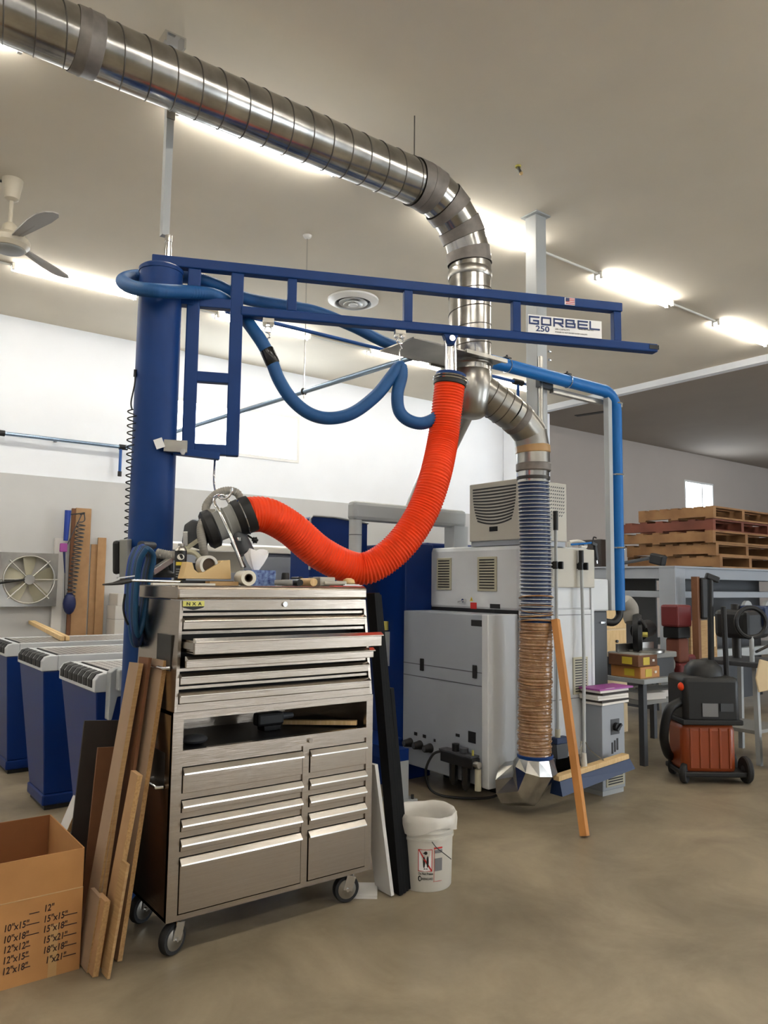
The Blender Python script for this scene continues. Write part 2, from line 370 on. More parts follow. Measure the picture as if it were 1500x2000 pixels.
for k in range(3):
    a = math.radians(-78 + 120 * k); d = V(math.cos(a), math.sin(a), 0); s = V(-math.sin(a), math.cos(a), 0); s2 = (s + V(0, 0, .22)).normalized()
    pl = [(.1, -.035), (.24, -.055), (.5, -.085), (.62, -.08), (.68, -.05), (.7, 0), (.68, .05), (.62, .08), (.5, .085), (.24, .055), (.1, .035)]
    b = mk('blade', MB().prism(pl, c + V(0, 0, -.48), d, s2, d.cross(s2), .008), 'fan_blade', t)
    mk('blade_arm', MB().bar(c + V(0, 0, -.475) + d * .09, c + V(0, 0, -.472) + d * .4, .03, .012), 'fan_blade', b)
mk('supply_cable', MB().tube([c + V(-.02, .02, -.012), c + V(-.2, .1, -.014), c + V(-.6, .3, -.014)], .01, 8), 'black', t)
# ceiling diffuser
c = PZ(690, 585, CZ); c.z = CZ
t = thing('ceiling_diffuser', 'round white air diffuser on the ceiling behind the boom', 'vent', c)
mk('outer_cone', MB().lathe(c, [(.27, -.002), (.268, -.02), (.2, -.05), (.19, -.045), (.19, -.004)], 36), 'white_trim', t, smooth=True)
mk('throat', MB().lathe(c, [(.185, -.003), (.184, -.006)], 36), 'black', t)
for r_, z_ in ((.15, -.045), (.1, -.06)): mk('cone_ring', MB().lathe(c, [(r_ - .045, z_ + .03), (r_, z_), (r_ + .004, z_ + .006), (r_ - .035, z_ + .034)], 32), 'white_trim', t, smooth=True)
mk('centre_disc', MB().lathe(c, [(.01, -.07), (.045, -.068), (.05, -.06), (.02, -.03)], 24), 'white_trim', t, smooth=True)
# sprinkler stub
c = PZ(1012, 324, CZ); c.z = CZ
t = thing('ceiling_hook', 'small brass fitting screwed into the ceiling', 'fitting', c)
mk('plate', MB().lathe(c, [(.022, 0), (.02, -.012)], 14), 'badge', t); mk('stub', MB().cyl(c + V(0, 0, -.012), c + V(.015, -.01, -.05), .011), 'seam', t); mk('tip', MB().sphere(c + V(.018, -.012, -.055), .014, 10), 'tan_plastic', t, smooth=True)

a_ = PZ(1125, 812, CZ); b_ = PZ(1187, 803, CZ)
mk('ceiling_slot', MB().bar(V(a_.x, a_.y, CZ - .004), V(b_.x, b_.y, CZ - .004), .12, .008), 'black', label='short dark slot in the ceiling of the second bay', cat='slot')
# ================================================================== DUCT
DY, DZ, DR = 3.6, 4.055, .141
VX = 3.41                                        # axis of the vertical drop
t = thing('spiral_duct', 'large galvanized spiral duct run with elbow, vertical drop and branch', 'duct', (VX, DY, 3.0))
XE = VX - .46                                    # where the elbow begins
mk('straight_run', MB().cyl((-2.5, DY, DZ), (XE, DY, DZ), DR, n=48), 'galvanized', t, smooth=True)
mk('spiral_seam', MB().helix((-2.4, DY, DZ), (XE - .02, DY, DZ), DR + .001, .0032, (XE + 2.38) / .132, 40, 5), 'seam', t, smooth=True)
xt = PY(165, 75, DY).x
mk('tape_band', MB().lathe((xt - .055, DY, DZ), [(DR + .004, 0), (DR + .007, .005), (DR + .007, .045), (DR + .01, .05), (DR + .01, .056), (DR + .007, .06), (DR + .007, .115), (DR + .004, .12)], 48, X1, cap=False), 'duct_tape', t, smooth=True)
# five-piece elbow turning from +x to -z
RC = .46; cen = V(XE, DY, DZ - RC); angs = [0, 11.25, 33.75, 56.25, 78.75, 90]
def ept(a, r): a = math.radians(a); return cen + V(math.sin(a) * r, 0, math.cos(a) * r)
def gore(a0, a1, rad):
    m = MB(); n = 40; vs = []
    for a in (a0, a1):
        er = V(math.sin(math.radians(a)), 0, math.cos(math.radians(a)))
        k = 1.0 if a in (0, 90) else 1 / math.cos(math.radians(11.25))
        vs += [cen + er * (RC * k + rad * k * math.cos(2 * math.pi * i / n)) + Y1 * (rad * math.sin(2 * math.pi * i / n)) for i in range(n)]
    m.add(vs, [(i, (i + 1) % n, n + (i + 1) % n, n + i) for i in range(n)]); return m
for a0, a1 in zip(angs, angs[1:]): mk('elbow_gore', gore(a0, a1, DR), 'galvanized', t, smooth=True)
for a in angs[:-1]:
    w = 6 if a else 5
    n = 40; m = MB(); vs = []
    for da in (-w, w):
        aa = a + da; er = V(math.sin(math.radians(aa)), 0, math.cos(math.radians(aa))); k = 1.0 if a == 0 and da < 0 else 1.0
        vs += [cen + er * (RC + (DR + .009) * math.cos(2 * math.pi * i / n)) + Y1 * ((DR + .007) * math.sin(2 * math.pi * i / n)) for i in range(n)]
    m.add(vs, [(i, (i + 1) % n, n + (i + 1) % n, n + i) for i in range(n)])
    mk('elbow_tape', m, 'duct_tape', t, smooth=True)
zt = DZ - RC; zg = 2.965
mk('vertical_run', MB().cyl((VX, DY, zt), (VX, DY, zg - .17), DR - .001, n=48), 'galvanized', t, smooth=True)
mk('spiral_seam', MB().helix((VX, DY, zt - .02), (VX, DY, zg + .02), DR, .0032, (zt - zg) / .132, 40, 5), 'seam', t, smooth=True)
mk('collar', MB().lathe((VX, DY, zt - .03), [(DR, .03), (DR + .006, .02), (DR + .006, -.02), (DR, -.03)], 40, cap=False), 'galv_dull', t, smooth=True)
# blast gate: sliding plate across the drop
g = mk('blast_gate_plate', MB().box(VX - .62, VX + .15, DY - .17, DY + .17, zg - .004, zg + .004), 'galv_dull', t)
for s_ in (-.185, .165): mk('gate_frame', MB().box(VX - .2, VX + .165, DY + s_, DY + s_ + .02, zg - .012, zg + .012), 'galv_dull', g)
for dz in (.012, -.03): mk('gate_collar', MB().lathe((VX, DY, zg + dz), [(DR, 0), (DR + .012, .004), (DR + .012, .014), (DR, .018)], 40, cap=False), 'galv_dull', t, smooth=True)
# wye: body and two legs
zw = zg - .1
mk('wye_body', MB().lathe((VX, DY, zw), [(DR - .004, .04), (DR + .004, .03), (DR + .004, -.1), (DR - .01, -.16), (.11, -.25), (.08, -.27)], 40), 'galv_dull', t, smooth=True, angle=60)
hx = PY(1043, 1150, 3.5); HX, HY = hx.x, 3.5           # axis of the flexible drop
b0 = V(VX + .03, DY - .01, zw - .06)
bend_top = PY(997, 806, 3.515)
hz_top = PY(1042, 915, HY).z
bt = V(HX, HY, hz_top)
bdir = (bend_top - b0).normalized()
mk('branch_run', MB().cyl(b0, bend_top, .118, n=36), 'galv_dull', t, smooth=True)
for k in (.36, .6, .8): mk('branch_seam', MB().ring(b0.lerp(bend_top, k), bdir, .119, .003, 36, 6), 'seam', t, smooth=True)
bp = spline([b0.lerp(bend_top, .8), bend_top, V(HX - .025, HY + .004, bend_top.z - .12), bt + V(0, 0, .03), bt], 6)
sec = [bp[i] for i in (6, 9, 12, 15, 18, 24)]
for p, q in zip(sec, sec[1:]): mk('branch_elbow_gore', MB().cyl(p - (q - p) * .08, q + (q - p) * .08, .114, n=36), 'galv_dull', t, smooth=True)
for i in (8, 15, 20):
    d = (bp[i + 1] - bp[i - 1]).normalized(); mk('branch_tape', MB().lathe(bp[i], [(.112, -.03), (.119, -.022), (.119, .022), (.112, .03)], 36, d, cap=False), 'tape_brown' if i == 15 else 'duct_tape', t, smooth=True)
q0 = V(VX - .03, DY + .02, zw - .16)
mk('rear_branch', MB().cyl(q0, V(PY(788, 1055, 6.07).x, 6.07, PY(600, 1072, 5.9).z + .19), .1, n=28), 'galv_dull', t, smooth=True)
mk('branch_sleeve', MB().cyl(bt + V(0, 0, .06), bt + V(0, 0, -.1), .107, n=36), 'galvanized', t, smooth=True)
# hangers
for k, (xx, lab) in enumerate(((2.92, 'thin wire hanging the duct near its elbow'), (-1.0, 'thin wire hanging the near end of the duct'))):
    h = thing('duct_hanger', lab, 'hanger', (xx, DY, DZ + DR), 'duct hangers')
    mk('wire', MB().cyl((xx, DY, DZ + DR + .02), (xx, DY, CZ), .004, n=6), 'seam', h)
    mk('clip', MB().box(xx - .02, xx + .02, DY - .012, DY + .012, DZ + DR - .004, DZ + DR + .03), 'tan_plastic', h)

# ================================================================== FLEXIBLE DROP HOSE
zb = PY(1043, 1480, HY).z
t = thing('flexible_drop_hose', 'blue ribbed suction hose wrapped in brown tape and clear film', 'hose', (HX, HY, zb))
def hosept(z):
    k = (hz_top - .06 - z) / (hz_top - .06 - zb); return V(HX + .012 * math.sin(k * 3) - .02 * k * 0, HY - .008 * math.sin(k * 5), z)
ztop = hz_top - .07; zmid = PY(1043, 1180, HY).z; zbr = PY(1043, 1215, HY).z
pts = []; pitch = .0255; n = int((ztop - zbr) / pitch)
rings = [hosept(ztop - (ztop - zbr) * i / (n * 6)) for i in range(n * 6 + 1)]
mk('hose_body', MB().tube(rings, .105, 36, rf=lambda i, N: .1035 + .004 * math.cos(2 * math.pi * i / 6)), 'clear_hose', t, smooth=True, angle=80)
m = MB()
for i in range(n): m.ring(rings[i * 6], Z1, .1075, .0026, 36, 5)
mk('wire_rib', m, 'hose_wire', t, smooth=True)
n2 = int((zbr - zb) / .021); rr = [hosept(zbr - (zbr - zb) * i / (n2 * 4)) for i in range(n2 * 4 + 1)]
rad = [.107 + .006 * random.random() + .002 * math.cos(math.pi * i / 2) for i in range(len(rr))]
mk('taped_section', MB().tube(rr, .11, 36, rf=lambda i, N: rad[i]), 'wrap_film', t, smooth=True, angle=80)
m = MB()
for k in range(26):
    zz = zmid + .05 - (zmid - zb) * (k + random.random() * .8) / 26.; m.ring(hosept(zz), (random.uniform(-.12, .12), random.uniform(-.12, .12), 1), .112, .003 + .003 * random.random(), 36, 6)
mk('film_fold', m, 'wrap_film', t, smooth=True, kind='stuff')
mk('top_clamp', MB().lathe((HX, HY, ztop), [(.108, -.012), (.113, -.01), (.113, .01), (.108, .012)], 36, cap=False), 'steel_dark', t, smooth=True)
mk('bottom_band', MB().lathe((HX, HY, zb), [(.112, .0), (.118, .004), (.118, .02), (.112, .024)], 36, cap=False), 'jib_blue', t, smooth=True)
# mitred sheet-metal boot that turns into the machine
m = MB(); n = 28
cz = zb; rads = .15; n = 10
boot = [(V(HX, HY, cz + .0), Z1, .117), (V(HX, HY, cz - .06), V(0, -.25, .97).normalized(), .148), (V(HX - .02, HY + .06, cz - .17), V(.25, -.85, .45).normalized(), .152), (V(HX - .06, HY + .2, cz - .2), V(.2, -.97, .1).normalized(), .14)]
vs = []
for (c_, d_, rads) in boot:
    u_ = (X1 - d_ * d_.x).normalized(); w_ = d_.cross(u_).normalized(); kk = 1.0
    vs += [c_ + u_ * (rads * math.cos(2 * math.pi * (i + .5) / n)) + w_ * (rads * kk * math.sin(2 * math.pi * (i + .5) / n)) for i in range(n)]
m.add(vs, [(k * n + i, k * n + (i + 1) % n, (k + 1) * n + (i + 1) % n, (k + 1) * n + i) for k in range(3) for i in range(n)] + [list(range(n))[::-1], list(range(3 * n, 4 * n))])
mk('sheet_metal_boot', m, 'galvanized', t)

# ================================================================== POSTS AND AIR PIPES
MTOP = 1.79                                         # top of the cream machine housing
t = thing('grey_post', 'square pale grey steel post from ceiling to machine top', 'post', (4.55, 4.03, MTOP))
mk('post_tube', MB().box(4.49, 4.61, 3.97, 4.09, MTOP, CZ - .012), 'grey_paint', t, bevel=.008)
mk('ceiling_plate', MB().box(4.465, 4.635, 3.945, 4.115, CZ - .012, CZ), 'grey_paint', t)
mk('cable_conduit', MB().cyl((4.5, 3.945, MTOP), (4.5, 3.945, 3.3), .018, n=12), 'galv_dull', t, smooth=True)
mk('bracket', MB().box(4.47, 4.63, 3.93, 3.97, 3.05, 3.16), 'dark_grey', t)
for k in range(4): mk('bolt', MB().cyl((4.615, 3.96, 3.3 + .07 * k), (4.635, 3.96, 3.3 + .07 * k), .012, n=8), 'chrome', t)
# pole dropping to the jib pivot
t = thing('service_drop_pole', 'flat grey service pole from ceiling bracket down to the jib top', 'pole', (1.42, 3.87, 3.33))
mk('channel', MB().box(1.40, 1.44, 3.872, 3.912, 3.36, CZ - .05), 'grey_paint', t)
mk('ceiling_bracket', MB().box(1.36, 1.48, 3.84, 3.94, CZ - .01, CZ).box(1.36, 1.37, 3.84, 3.94, CZ - .06, CZ - .01).box(1.47, 1.48, 3.84, 3.94, CZ - .06, CZ - .01), 'chrome', t)
mk('clip', MB().box(1.397, 1.443, 3.866, 3.872, 4.02, 4.14), 'galv_dull', t)
PIPEZ = 3.12; PYB = 4.0; AX = 3.36; PYC = 9.25
# near cross pipe (runs along the shop, blue) with tee and drop
t = thing('blue_air_pipe', 'thin blue compressed-air pipe with black joints beside the vertical duct', 'pipe', (AX, PYB + .13, PIPEZ))
YB_ = PYB + .13
mk('pipe_run', MB().cyl((1.9, YB_, PIPEZ), (4.6, YB_, PIPEZ), .0125, n=12), 'air_pipe_blue', t, smooth=True)
for xx in (AX, 3.98, 4.44): mk('pipe_joint', MB().cyl((xx - .05, YB_, PIPEZ), (xx + .05, YB_, PIPEZ), .024, n=14), 'black', t, smooth=True)
mk('drop_leg', MB().cyl((4.44, YB_, PIPEZ - .02), (4.44, YB_, 1.8), .0125, n=12), 'air_pipe_blue', t, smooth=True)
t = thing('diagonal_air_pipe', 'long silvery air pipe crossing toward the back wall on a threaded rod', 'pipe', (AX, 5.6, PIPEZ))
mk('pipe_run', MB().cyl((AX - .0, YB_ + .03, PIPEZ), (3.0, PYC - .03, PIPEZ), .022, n=14), 'air_pipe', t, smooth=True)
rp = PZ(615, 465, CZ); rp = V(AX - .36 * (rp.y - YB_) / (PYC - YB_), rp.y, CZ)
mk('threaded_rod', MB().cyl((rp.x, rp.y, PIPEZ - .06), rp, .006, n=8), 'chrome', t); mk('rod_anchor', MB().lathe(rp, [(.04, 0), (.03, -.02), (.012, -.03)], 12), 'fixture', t)
mk('pipe_clamp', MB().ring((rp.x, rp.y, PIPEZ), Y1, .026, .006, 16, 6), 'steel_dark', t)
t = thing('wall_air_pipe', 'silvery air pipe along the back wall left of the blue column', 'pipe', (2.5, PYC, PIPEZ))
mk('pipe_run', MB().cyl((-3, PYC, PIPEZ), (3.0, PYC, PIPEZ), .022, n=14), 'air_pipe', t, smooth=True)
for xx in (1.63, 3.0): mk('pipe_joint', MB().cyl((xx - .08, PYC, PIPEZ), (xx + .02, PYC, PIPEZ), .033, n=14), 'black', t, smooth=True)
dl = mk('drop_leg', MB().cyl((2.94, PYC, PIPEZ), (2.94, PYC, PIPEZ - .3), .018, n=12), 'air_pipe_blue', t, smooth=True)
mk('drop_valve', MB().cyl((2.94, PYC, PIPEZ - .3), (2.94, PYC, PIPEZ - .36), .024, n=12), 'black', dl, smooth=True)
for xx in (.4, 2.2): mk('pipe_clip', MB().box(xx - .015, xx + .015, PYC, WY - .012, PIPEZ - .02, PIPEZ + .02), 'dark_grey', t)
# thick blue vacuum pipe over and down on its own grey stand
DYY = 3.87
dL = PY(960, 708, DYY); dR = PY(1196, 766, DYY); zp = (dL.z + dR.z) / 2; xr = PY(1204, 900, DYY).x; zlo = PY(1208, 1192, DYY).z
t = thing('blue_vacuum_pipe', 'thick blue vacuum pipe running overhead then straight down at the right', 'pipe', (xr, DYY, zlo))
pp = [V(dL.x - .02, DYY, zp), V(xr - .16, DYY, zp)] + [V(xr - .16 + .16 * math.sin(a), DYY, zp - .16 + .16 * math.cos(a)) for a in [math.pi / 2 * k / 8 for k in range(1, 9)]] + [V(xr, DYY, zlo)]
mk('pipe_run', MB().tube(pp, .05, 24), 'pipe_blue', t, smooth=True, angle=60)
for p_, ax_ in ((PY(990, 712, DYY), X1), (PY(1108, 741, DYY), X1)):
    c_ = V(p_.x, DYY, zp); r_ = mk('pipe_clamp', MB().ring(c_, X1, .053, .004, 24, 6), 'chrome', t); mk('clamp_stud', MB().box(c_.x - .03, c_.x + .03, DYY - .02, DYY + .02, zp + .052, zp + .062).cyl(c_ + V(0, 0, .05), c_ + V(0, 0, .08), .008, n=8), 'black', r_)
for yy in (790, 928, 1070):
    zz = PY(1206, yy, DYY).z; r_ = mk('pipe_clamp', MB().ring((xr, DYY, zz), Z1, .054, .007, 24, 6), 'chrome', t); mk('clamp_lug', MB().box(xr + .045, xr + .075, DYY - .015, DYY + .015, zz - .02, zz + .015), 'galv_dull', r_)
mk('support_strut', MB().box(xr - .125, xr - .075, DYY - .02, DYY + .03, zlo, zp - .05), 'grey_paint', t, bevel=.004)
mk('strut_rail', MB().box(4.62, xr - .1, DYY + .05, DYY + .09, zp - .1, zp - .06), 'galv_dull', t)
# vacuum pump cabinet behind the machine, carrying the strut
t = thing('vacuum_pump_cabinet', 'pale grey vacuum cabinet behind the machine at the foot of the blue pipe', 'cabinet', (5.05, 4.1, 0))
xu = xr - .13
mk('body', MB().box(4.86, xu, 3.89, 4.5, .05, 1.3), 'dark_grey', t, bevel=.01); mk('filter_box', MB().box(4.9, xu + .0, 3.87, 4.45, 1.3, 1.56), 'grey_machine', t, bevel=.015)
mk('plinth', MB().box(4.88, xu - .02, 3.91, 4.48, 0, .05), 'black', t); mk('inlet_hose', MB().tube(spline([(xr, DYY, zlo + .02), (xr, DYY, zlo - .05), (xr - .06, DYY + .02, zlo - .1), (xu - .02, DYY + .08, zlo - .08)], 6), .03, 12), 'black', t, smooth=True)
mk('latch', MB().box(xu - .09, xu - .03, 3.883, 3.89, 1.2, 1.215), 'chrome', t)

# ================================================================== JIB CRANE
JC = V(1.40, 3.86, 0)
je = PZ(1280, 684, 2.93); JD = V(math.cos(math.radians(-24)), math.sin(math.radians(-24)), 0); JN = V(-JD.y, JD.x, 0)  # boom direction and its normal (away from camera)
def BP(x, y, off=0.):                                  # photo pixel on the boom's upright plane
    d = ray(x, y); n = JN; k = ((JC - CAM).dot(n) + off) / d.dot(n); return CAM + d * k
def bs(x, y): p = BP(x, y); return (p - JC).dot(JD), p.z
def bpt(s, z, o=0.): return JC + JD * s + JN * o + V(0, 0, z)
t = thing('jib_crane', 'blue column-mounted jib crane with ladder-shaped boom', 'crane', JC)
cr = .112; ztp = BP(313, 528).z
colo = mk('column', MB().cyl(JC + V(0, 0, .02), JC + V(0, 0, ztp), cr, n=40), 'jib_blue', t, smooth=True)
mk('column_cap', MB().lathe(JC, [(cr + .004, ztp - .02), (cr + .004, ztp), (cr - .01, ztp + .012), (.03, ztp + .014)], 40), 'jib_blue', colo, smooth=True)
mk('base_plate', MB().box(JC.x - .2, JC.x + .2, JC.y - .2, JC.y + .2, 0, .02), 'jib_blue', t)
tw = .05
s0, zt0 = bs(298, 497); s1, zt1 = bs(1211, 597); ztc = (zt0 + zt1) / 2
th = .055
mk('top_chord', MB().bar(bpt(s0, ztc - th / 2), bpt(s1, ztc - th / 2), .06, th), 'jib_blue', t, bevel=.005)
sr0 = bs(470, 612)[0]; sr1 = bs(1280, 680)[0]; zr = (bs(700, 642)[1] + bs(1200, 684)[1]) / 2; rh = .052; zr += .006
rl = mk('bottom_rail', MB().bar(bpt(sr0, zr + rh / 2), bpt(sr1, zr + rh / 2), .062, rh), 'jib_blue', t, bevel=.008)
mk('rail_end_stop', MB().bar(bpt(sr1 - .06, zr + rh * .55), bpt(sr1 + .004, zr + rh * .55), .068, rh * .5), 'black', rl)
for xx, yy in ((570, 580), (796, 600), (1007, 625), (1203, 640)):
    s = bs(xx, yy)[0]; mk('upright', MB().bar(bpt(s, zr + rh), bpt(s, ztc - th), .045, .05, JD), 'jib_blue', t, bevel=.004)
sm1 = bs(374, 700)[0]; sm2 = bs(459, 700)[0]; zmb = bs(420, 890)[1]; zc1 = bs(420, 594)[1]; zc2 = bs(420, 739)[1]
for s, zt_ in ((sm1, ztc - th), (sm2, ztc - th)): mk('mast_post', MB().bar(bpt(s, zmb), bpt(s, zt_), .05, .068, JD), 'jib_blue', t, bevel=.006)
for z_ in (zc1, zc2, zmb + .03): mk('mast_crossbar', MB().bar(bpt(sm1 + .03, z_), bpt(sm2 - .03, z_), .05, .055), 'jib_blue', t, bevel=.004)
for z_ in (zmb + .04, zc1): mk('hinge_arm', MB().bar(bpt(.09, z_), bpt(sm1, z_), .06, .05), 'jib_blue', t)
h = mk('brake_bracket', MB().bar(bpt(.1, zmb - .0, -.08), bpt(sm1 + .16, zmb - .012, -.05), .05, .035), 'jib_blue', t)
mk('bracket_block', MB().bar(bpt(.055, zmb + .02, -.105), bpt(.17, zmb + .02, -.105), .05, .06), 'galv_dull', h); mk('bracket_bolt', MB().cyl(bpt(.15, zmb - .01, -.12), bpt(.15, zmb - .01, -.15), .014, n=10), 'chrome', h)
p_ = BP(311, 866, -.14); mk('paper_tag', MB().obox(p_, (JD + V(0, 0, .4)).normalized(), (V(0, 0, 1) - JD * .4).normalized(), JN, .022, .025, .002), 'sticker_white', t)
sw = bpt(0, 0); mk('pivot_swivel', MB().cyl(bpt(.03, ztc - .01), bpt(.03, ztc + .05), .02, n=14).cyl(bpt(.03, ztc + .05), bpt(.03, ztc + .085), .017, n=14).cyl(bpt(.03, ztc + .085), bpt(.03, ztc + .12), .02, n=14), 'chrome', t, smooth=True)
mk('pivot_pin', MB().cyl(bpt(0, ztp + .01), bpt(0, ztc - th), .03, n=16), 'steel_dark', t)
mk('base_hook', MB().cyl(bpt(bs(420, 893)[0], zmb), bpt(bs(420, 893)[0], zmb - .012), .012, n=10), 'galv_dull', t)
# capacity sign with lettering
sL, _z = bs(1026, 640); sR, _z = bs(1169, 655); off = -.037
zb0 = zr + rh * .92; zt_ = bs(1026, 618)[1]; zt_2 = bs(1169, 632)[1]; ztop_ = (zt_ + zt_2) / 2
sg = mk('capacity_sign', MB().obox(bpt((sL + sR) / 2, (zb0 + ztop_) / 2, off), JD, Z1, JN, (sR - sL) / 2, (ztop_ - zb0) / 2, .002), 'sticker_white', t)
SW = sR - sL; SH = ztop_ - zb0
def glyphs():
    m = MB(); cw = .122 * SW; gap = .042 * SW; H = SH * .42; z0 = zb0 + SH * .48; sw_ = H * .21; o_ = off - .004
    G = {'G': [[(1, .95), (0, .95), (0, .05), (.95, .05), (.95, .45), (.45, .45)]], 'O': [[(0, .05), (0, .95), (.95, .95), (.95, .05), (0, .05)]], 'R': [[(0, 0), (0, .95), (.95, .95), (.95, .42), (.1, .42)], [(.45, .42), (.95, 0)]], 'B': [[(0, .05), (0, .95), (.85, .95), (.85, .5), (.05, .5)], [(.8, .5), (.95, .5), (.95, .05), (0, .05)]], 'E': [[(1, .95), (0, .95), (0, .05), (1, .05)], [(0, .5), (.95, .5)]], 'L': [[(0, 1), (0, .05), (1, .05)]]}
    x = sL + .02 * SW
    for ch in 'GORBEL':
        for pl in G[ch]:
            for a, b in zip(pl, pl[1:]):
                A = bpt(x + a[0] * cw, z0 + a[1] * H, o_); B = bpt(x + b[0] * cw, z0 + b[1] * H, o_); d = (B - A).normalized()
                m.bar(A - d * sw_ / 2, B + d * sw_ / 2, .002, sw_, d.cross(JN))
        x += cw + gap
    return m
mk('maker_lettering', glyphs(), 'letter_blue', sg)
text('capacity_number', '250', SH * .44, 'letter_blue', sg, bpt(sL + .1 * SW, zb0 + SH * .1, off - .003), JD, Z1, bold=True, sx=1.25)
text('capacity_small_print', 'LBS. CAPACITY', SH * .12, 'letter_grey', sg, bpt(sL + .36 * SW, zb0 + SH * .27, off - .003), JD, Z1, sx=1.1)
text('warning_small_print', 'DANGER DO NOT EXCEED RATED CAPACITY', SH * .09, 'letter_grey', sg, bpt(sL + .36 * SW, zb0 + SH * .12, off - .003), JD, Z1, sx=1.05)
text('maker_small_print', 'FISHERS, NEW YORK, U.S.A.', SH * .075, 'letter_grey', sg, bpt(sL + .68 * SW, zb0 + SH * .4, off - .003), JD, Z1, sx=1.0)
# flag sticker
sF, zF = bs(1108, 590); fl = mk('flag_sticker', MB().obox(bpt(sF, ztc - th * .5, -.032), JD, Z1, JN, .033, .022, .001), 'sticker_white', t)
m = MB()
for k in range(4): m.obox(bpt(sF + .002, ztc - th * .5 + .016 - .0105 * k, -.034), JD, Z1, JN, .029, .0022, .0006)
mk('flag_stripe', m, 'red', fl); mk('flag_canton', MB().obox(bpt(sF - .016, ztc - th * .5 + .009, -.0352), JD, Z1, JN, .012, .01, .0006), 'navy', fl)

# trolleys with hooks
def trolley(px, py0, pyb, lab):
    s = bs(px, py0)[0]; tt = thing('festoon_trolley', lab, 'trolley', bpt(s, zr - .1), 'hose trolleys under the boom')
    mk('bracket', MB().bar(bpt(s - .03, zr - .012), bpt(s + .03, zr - .012), .04, .024), 'galv_dull', tt)
    for k in (-1, 1): mk('wheel', MB().cyl(bpt(s + .02 * k, zr - .03, -.018), bpt(s + .02 * k, zr - .03, .018), .012, n=12), 'chrome', tt)
    mk('shackle', MB().ring(bpt(s, zr - .06), JN, .018, .004, 18, 6), 'chrome', tt)
    zb_ = bs(px, pyb)[1]; mk('hook', MB().tube(spline([bpt(s, zr - .075), bpt(s + .012, zr - .1), bpt(s, zr - .115), bpt(s + .004, zb_)], 6), .004, 6), 'chrome', tt); return s
trolley(524, 628, 690, 'small chrome hose trolley nearest the blue column'); trolley(781, 655, 712, 'small chrome hose trolley near the middle of the boom')

# ================================================================== BLUE SUPPLY HOSE
def q(x, y, d): return PD(x, y, d)
ph = [V(dL.x - .03, DYY, zp), V(3.36, 3.97, zp - .02), q(760, 672, 5.0), q(690, 638, 4.8), q(620, 610, 4.6), q(560, 598, 4.45), q(480, 583, 4.3), q(420, 556, 4.2), q(370, 542, 4.18), q(310, 540, 4.2), q(262, 540, 4.12), q(240, 549, 3.98), q(262, 562, 3.86), q(310, 568, 3.83), BP(374, 571, -.06), BP(420, 577, .0), BP(455, 598, .075), BP(478, 622, .06)] + [BP(x, y) for x, y in ((506, 660), (527, 697), (545, 742), (570, 780), (605, 808), (645, 817), (690, 806), (735, 772), (765, 735), (781, 716), (784, 735), (776, 770), (780, 803), (800, 822), (830, 826))] + [BP(862, 805), BP(872, 760, .02)]
hp = resample(spline(ph, 8), .0045)
t = thing('blue_supply_hose', 'blue ribbed vacuum hose looped round the column and slung under the boom', 'hose', hp[len(hp) // 2])
mk('hose_body', MB().tube(hp, .036, 16, rf=lambda i, N: .0365 if i % 2 else .0345), 'hose_blue', t, smooth=True, angle=60)
p_ = BP(527, 697); d_ = (BP(540, 728) - BP(515, 672)).normalized()
mk('black_tape_wrap', MB().lathe(p_, [(.037, -.045), (.0395, -.04), (.0395, .04), (.037, .045)], 18, d_, cap=False), 'black_gloss', t, smooth=True)

# ================================================================== VACUUM TUBE LIFTER
tp = BP(880, 738)
oc = [tp, BP(874, 790), BP(865, 860), q(850, 930, 4.22), q(826, 998, 4.16), q(786, 1060, 4.1), q(735, 1102, 4.06), q(690, 1110, 4.03), q(625, 1080, 3.95), q(568, 1032, 3.86), q(520, 1006, 3.78), q(481, 1006, 3.72)]
t = thing('vacuum_tube_lifter', 'bright orange ribbed lifting tube with grey suction gripper', 'lifter', q(724, 1150, 4.05))
pit = .0165; op = resample(spline(oc, 10), pit / 5)
mk('lifting_tube', MB().tube(op, .086, 40, rf=lambda i, N: .0845 + .0042 * math.cos(2 * math.pi * i / 5)), 'orange', t, smooth=True, angle=80)
d_ = (oc[0] - oc[1]).normalized()
cl = mk('top_collar', MB().lathe(tp, [(.089, -.05), (.094, -.046), (.094, .0), (.09, .004), (.07, .012)], 36, d_), 'black', t, smooth=True)
mk('hose_clamp', MB().ring(tp - d_ * .02, d_, .096, .004, 36, 6).ring(tp - d_ * .004, d_, .096, .003, 36, 6), 'chrome', cl)
mk('collar_top_plate', MB().lathe(tp, [(.088, .004), (.088, .02), (.05, .024)], 36, d_), 'jib_blue', cl, smooth=True)
mk('clamp_latch', MB().obox(tp + R * .09 - d_ * .03, R, U, F, .018, .012, .006), 'chrome', cl)
pin = bpt(bs(879, 668)[0], zr - .03)
mk('suspension_bracket', MB().prism([(-.045, .03), (.045, .03), (.02, -.03), (-.02, -.03)], pin + JN * -.022, JD, Z1, JN, .044), 'jib_blue', t, bevel=.004)
mk('pivot_pin', MB().cyl(pin - JN * .045, pin + JN * .045, .018, n=16), 'chrome', t, smooth=True)
for k in (-1, 1): mk('suspension_strap', MB().bar(pin + JD * .028 * k + V(0, 0, -.005), tp + d_ * .02 + JD * .028 * k, .02, .008, JD), 'chrome', t)
mk('swivel_body', MB().cyl(pin + V(0, 0, -.05), tp + d_ * .012, .026, n=18), 'chrome', t, smooth=True)
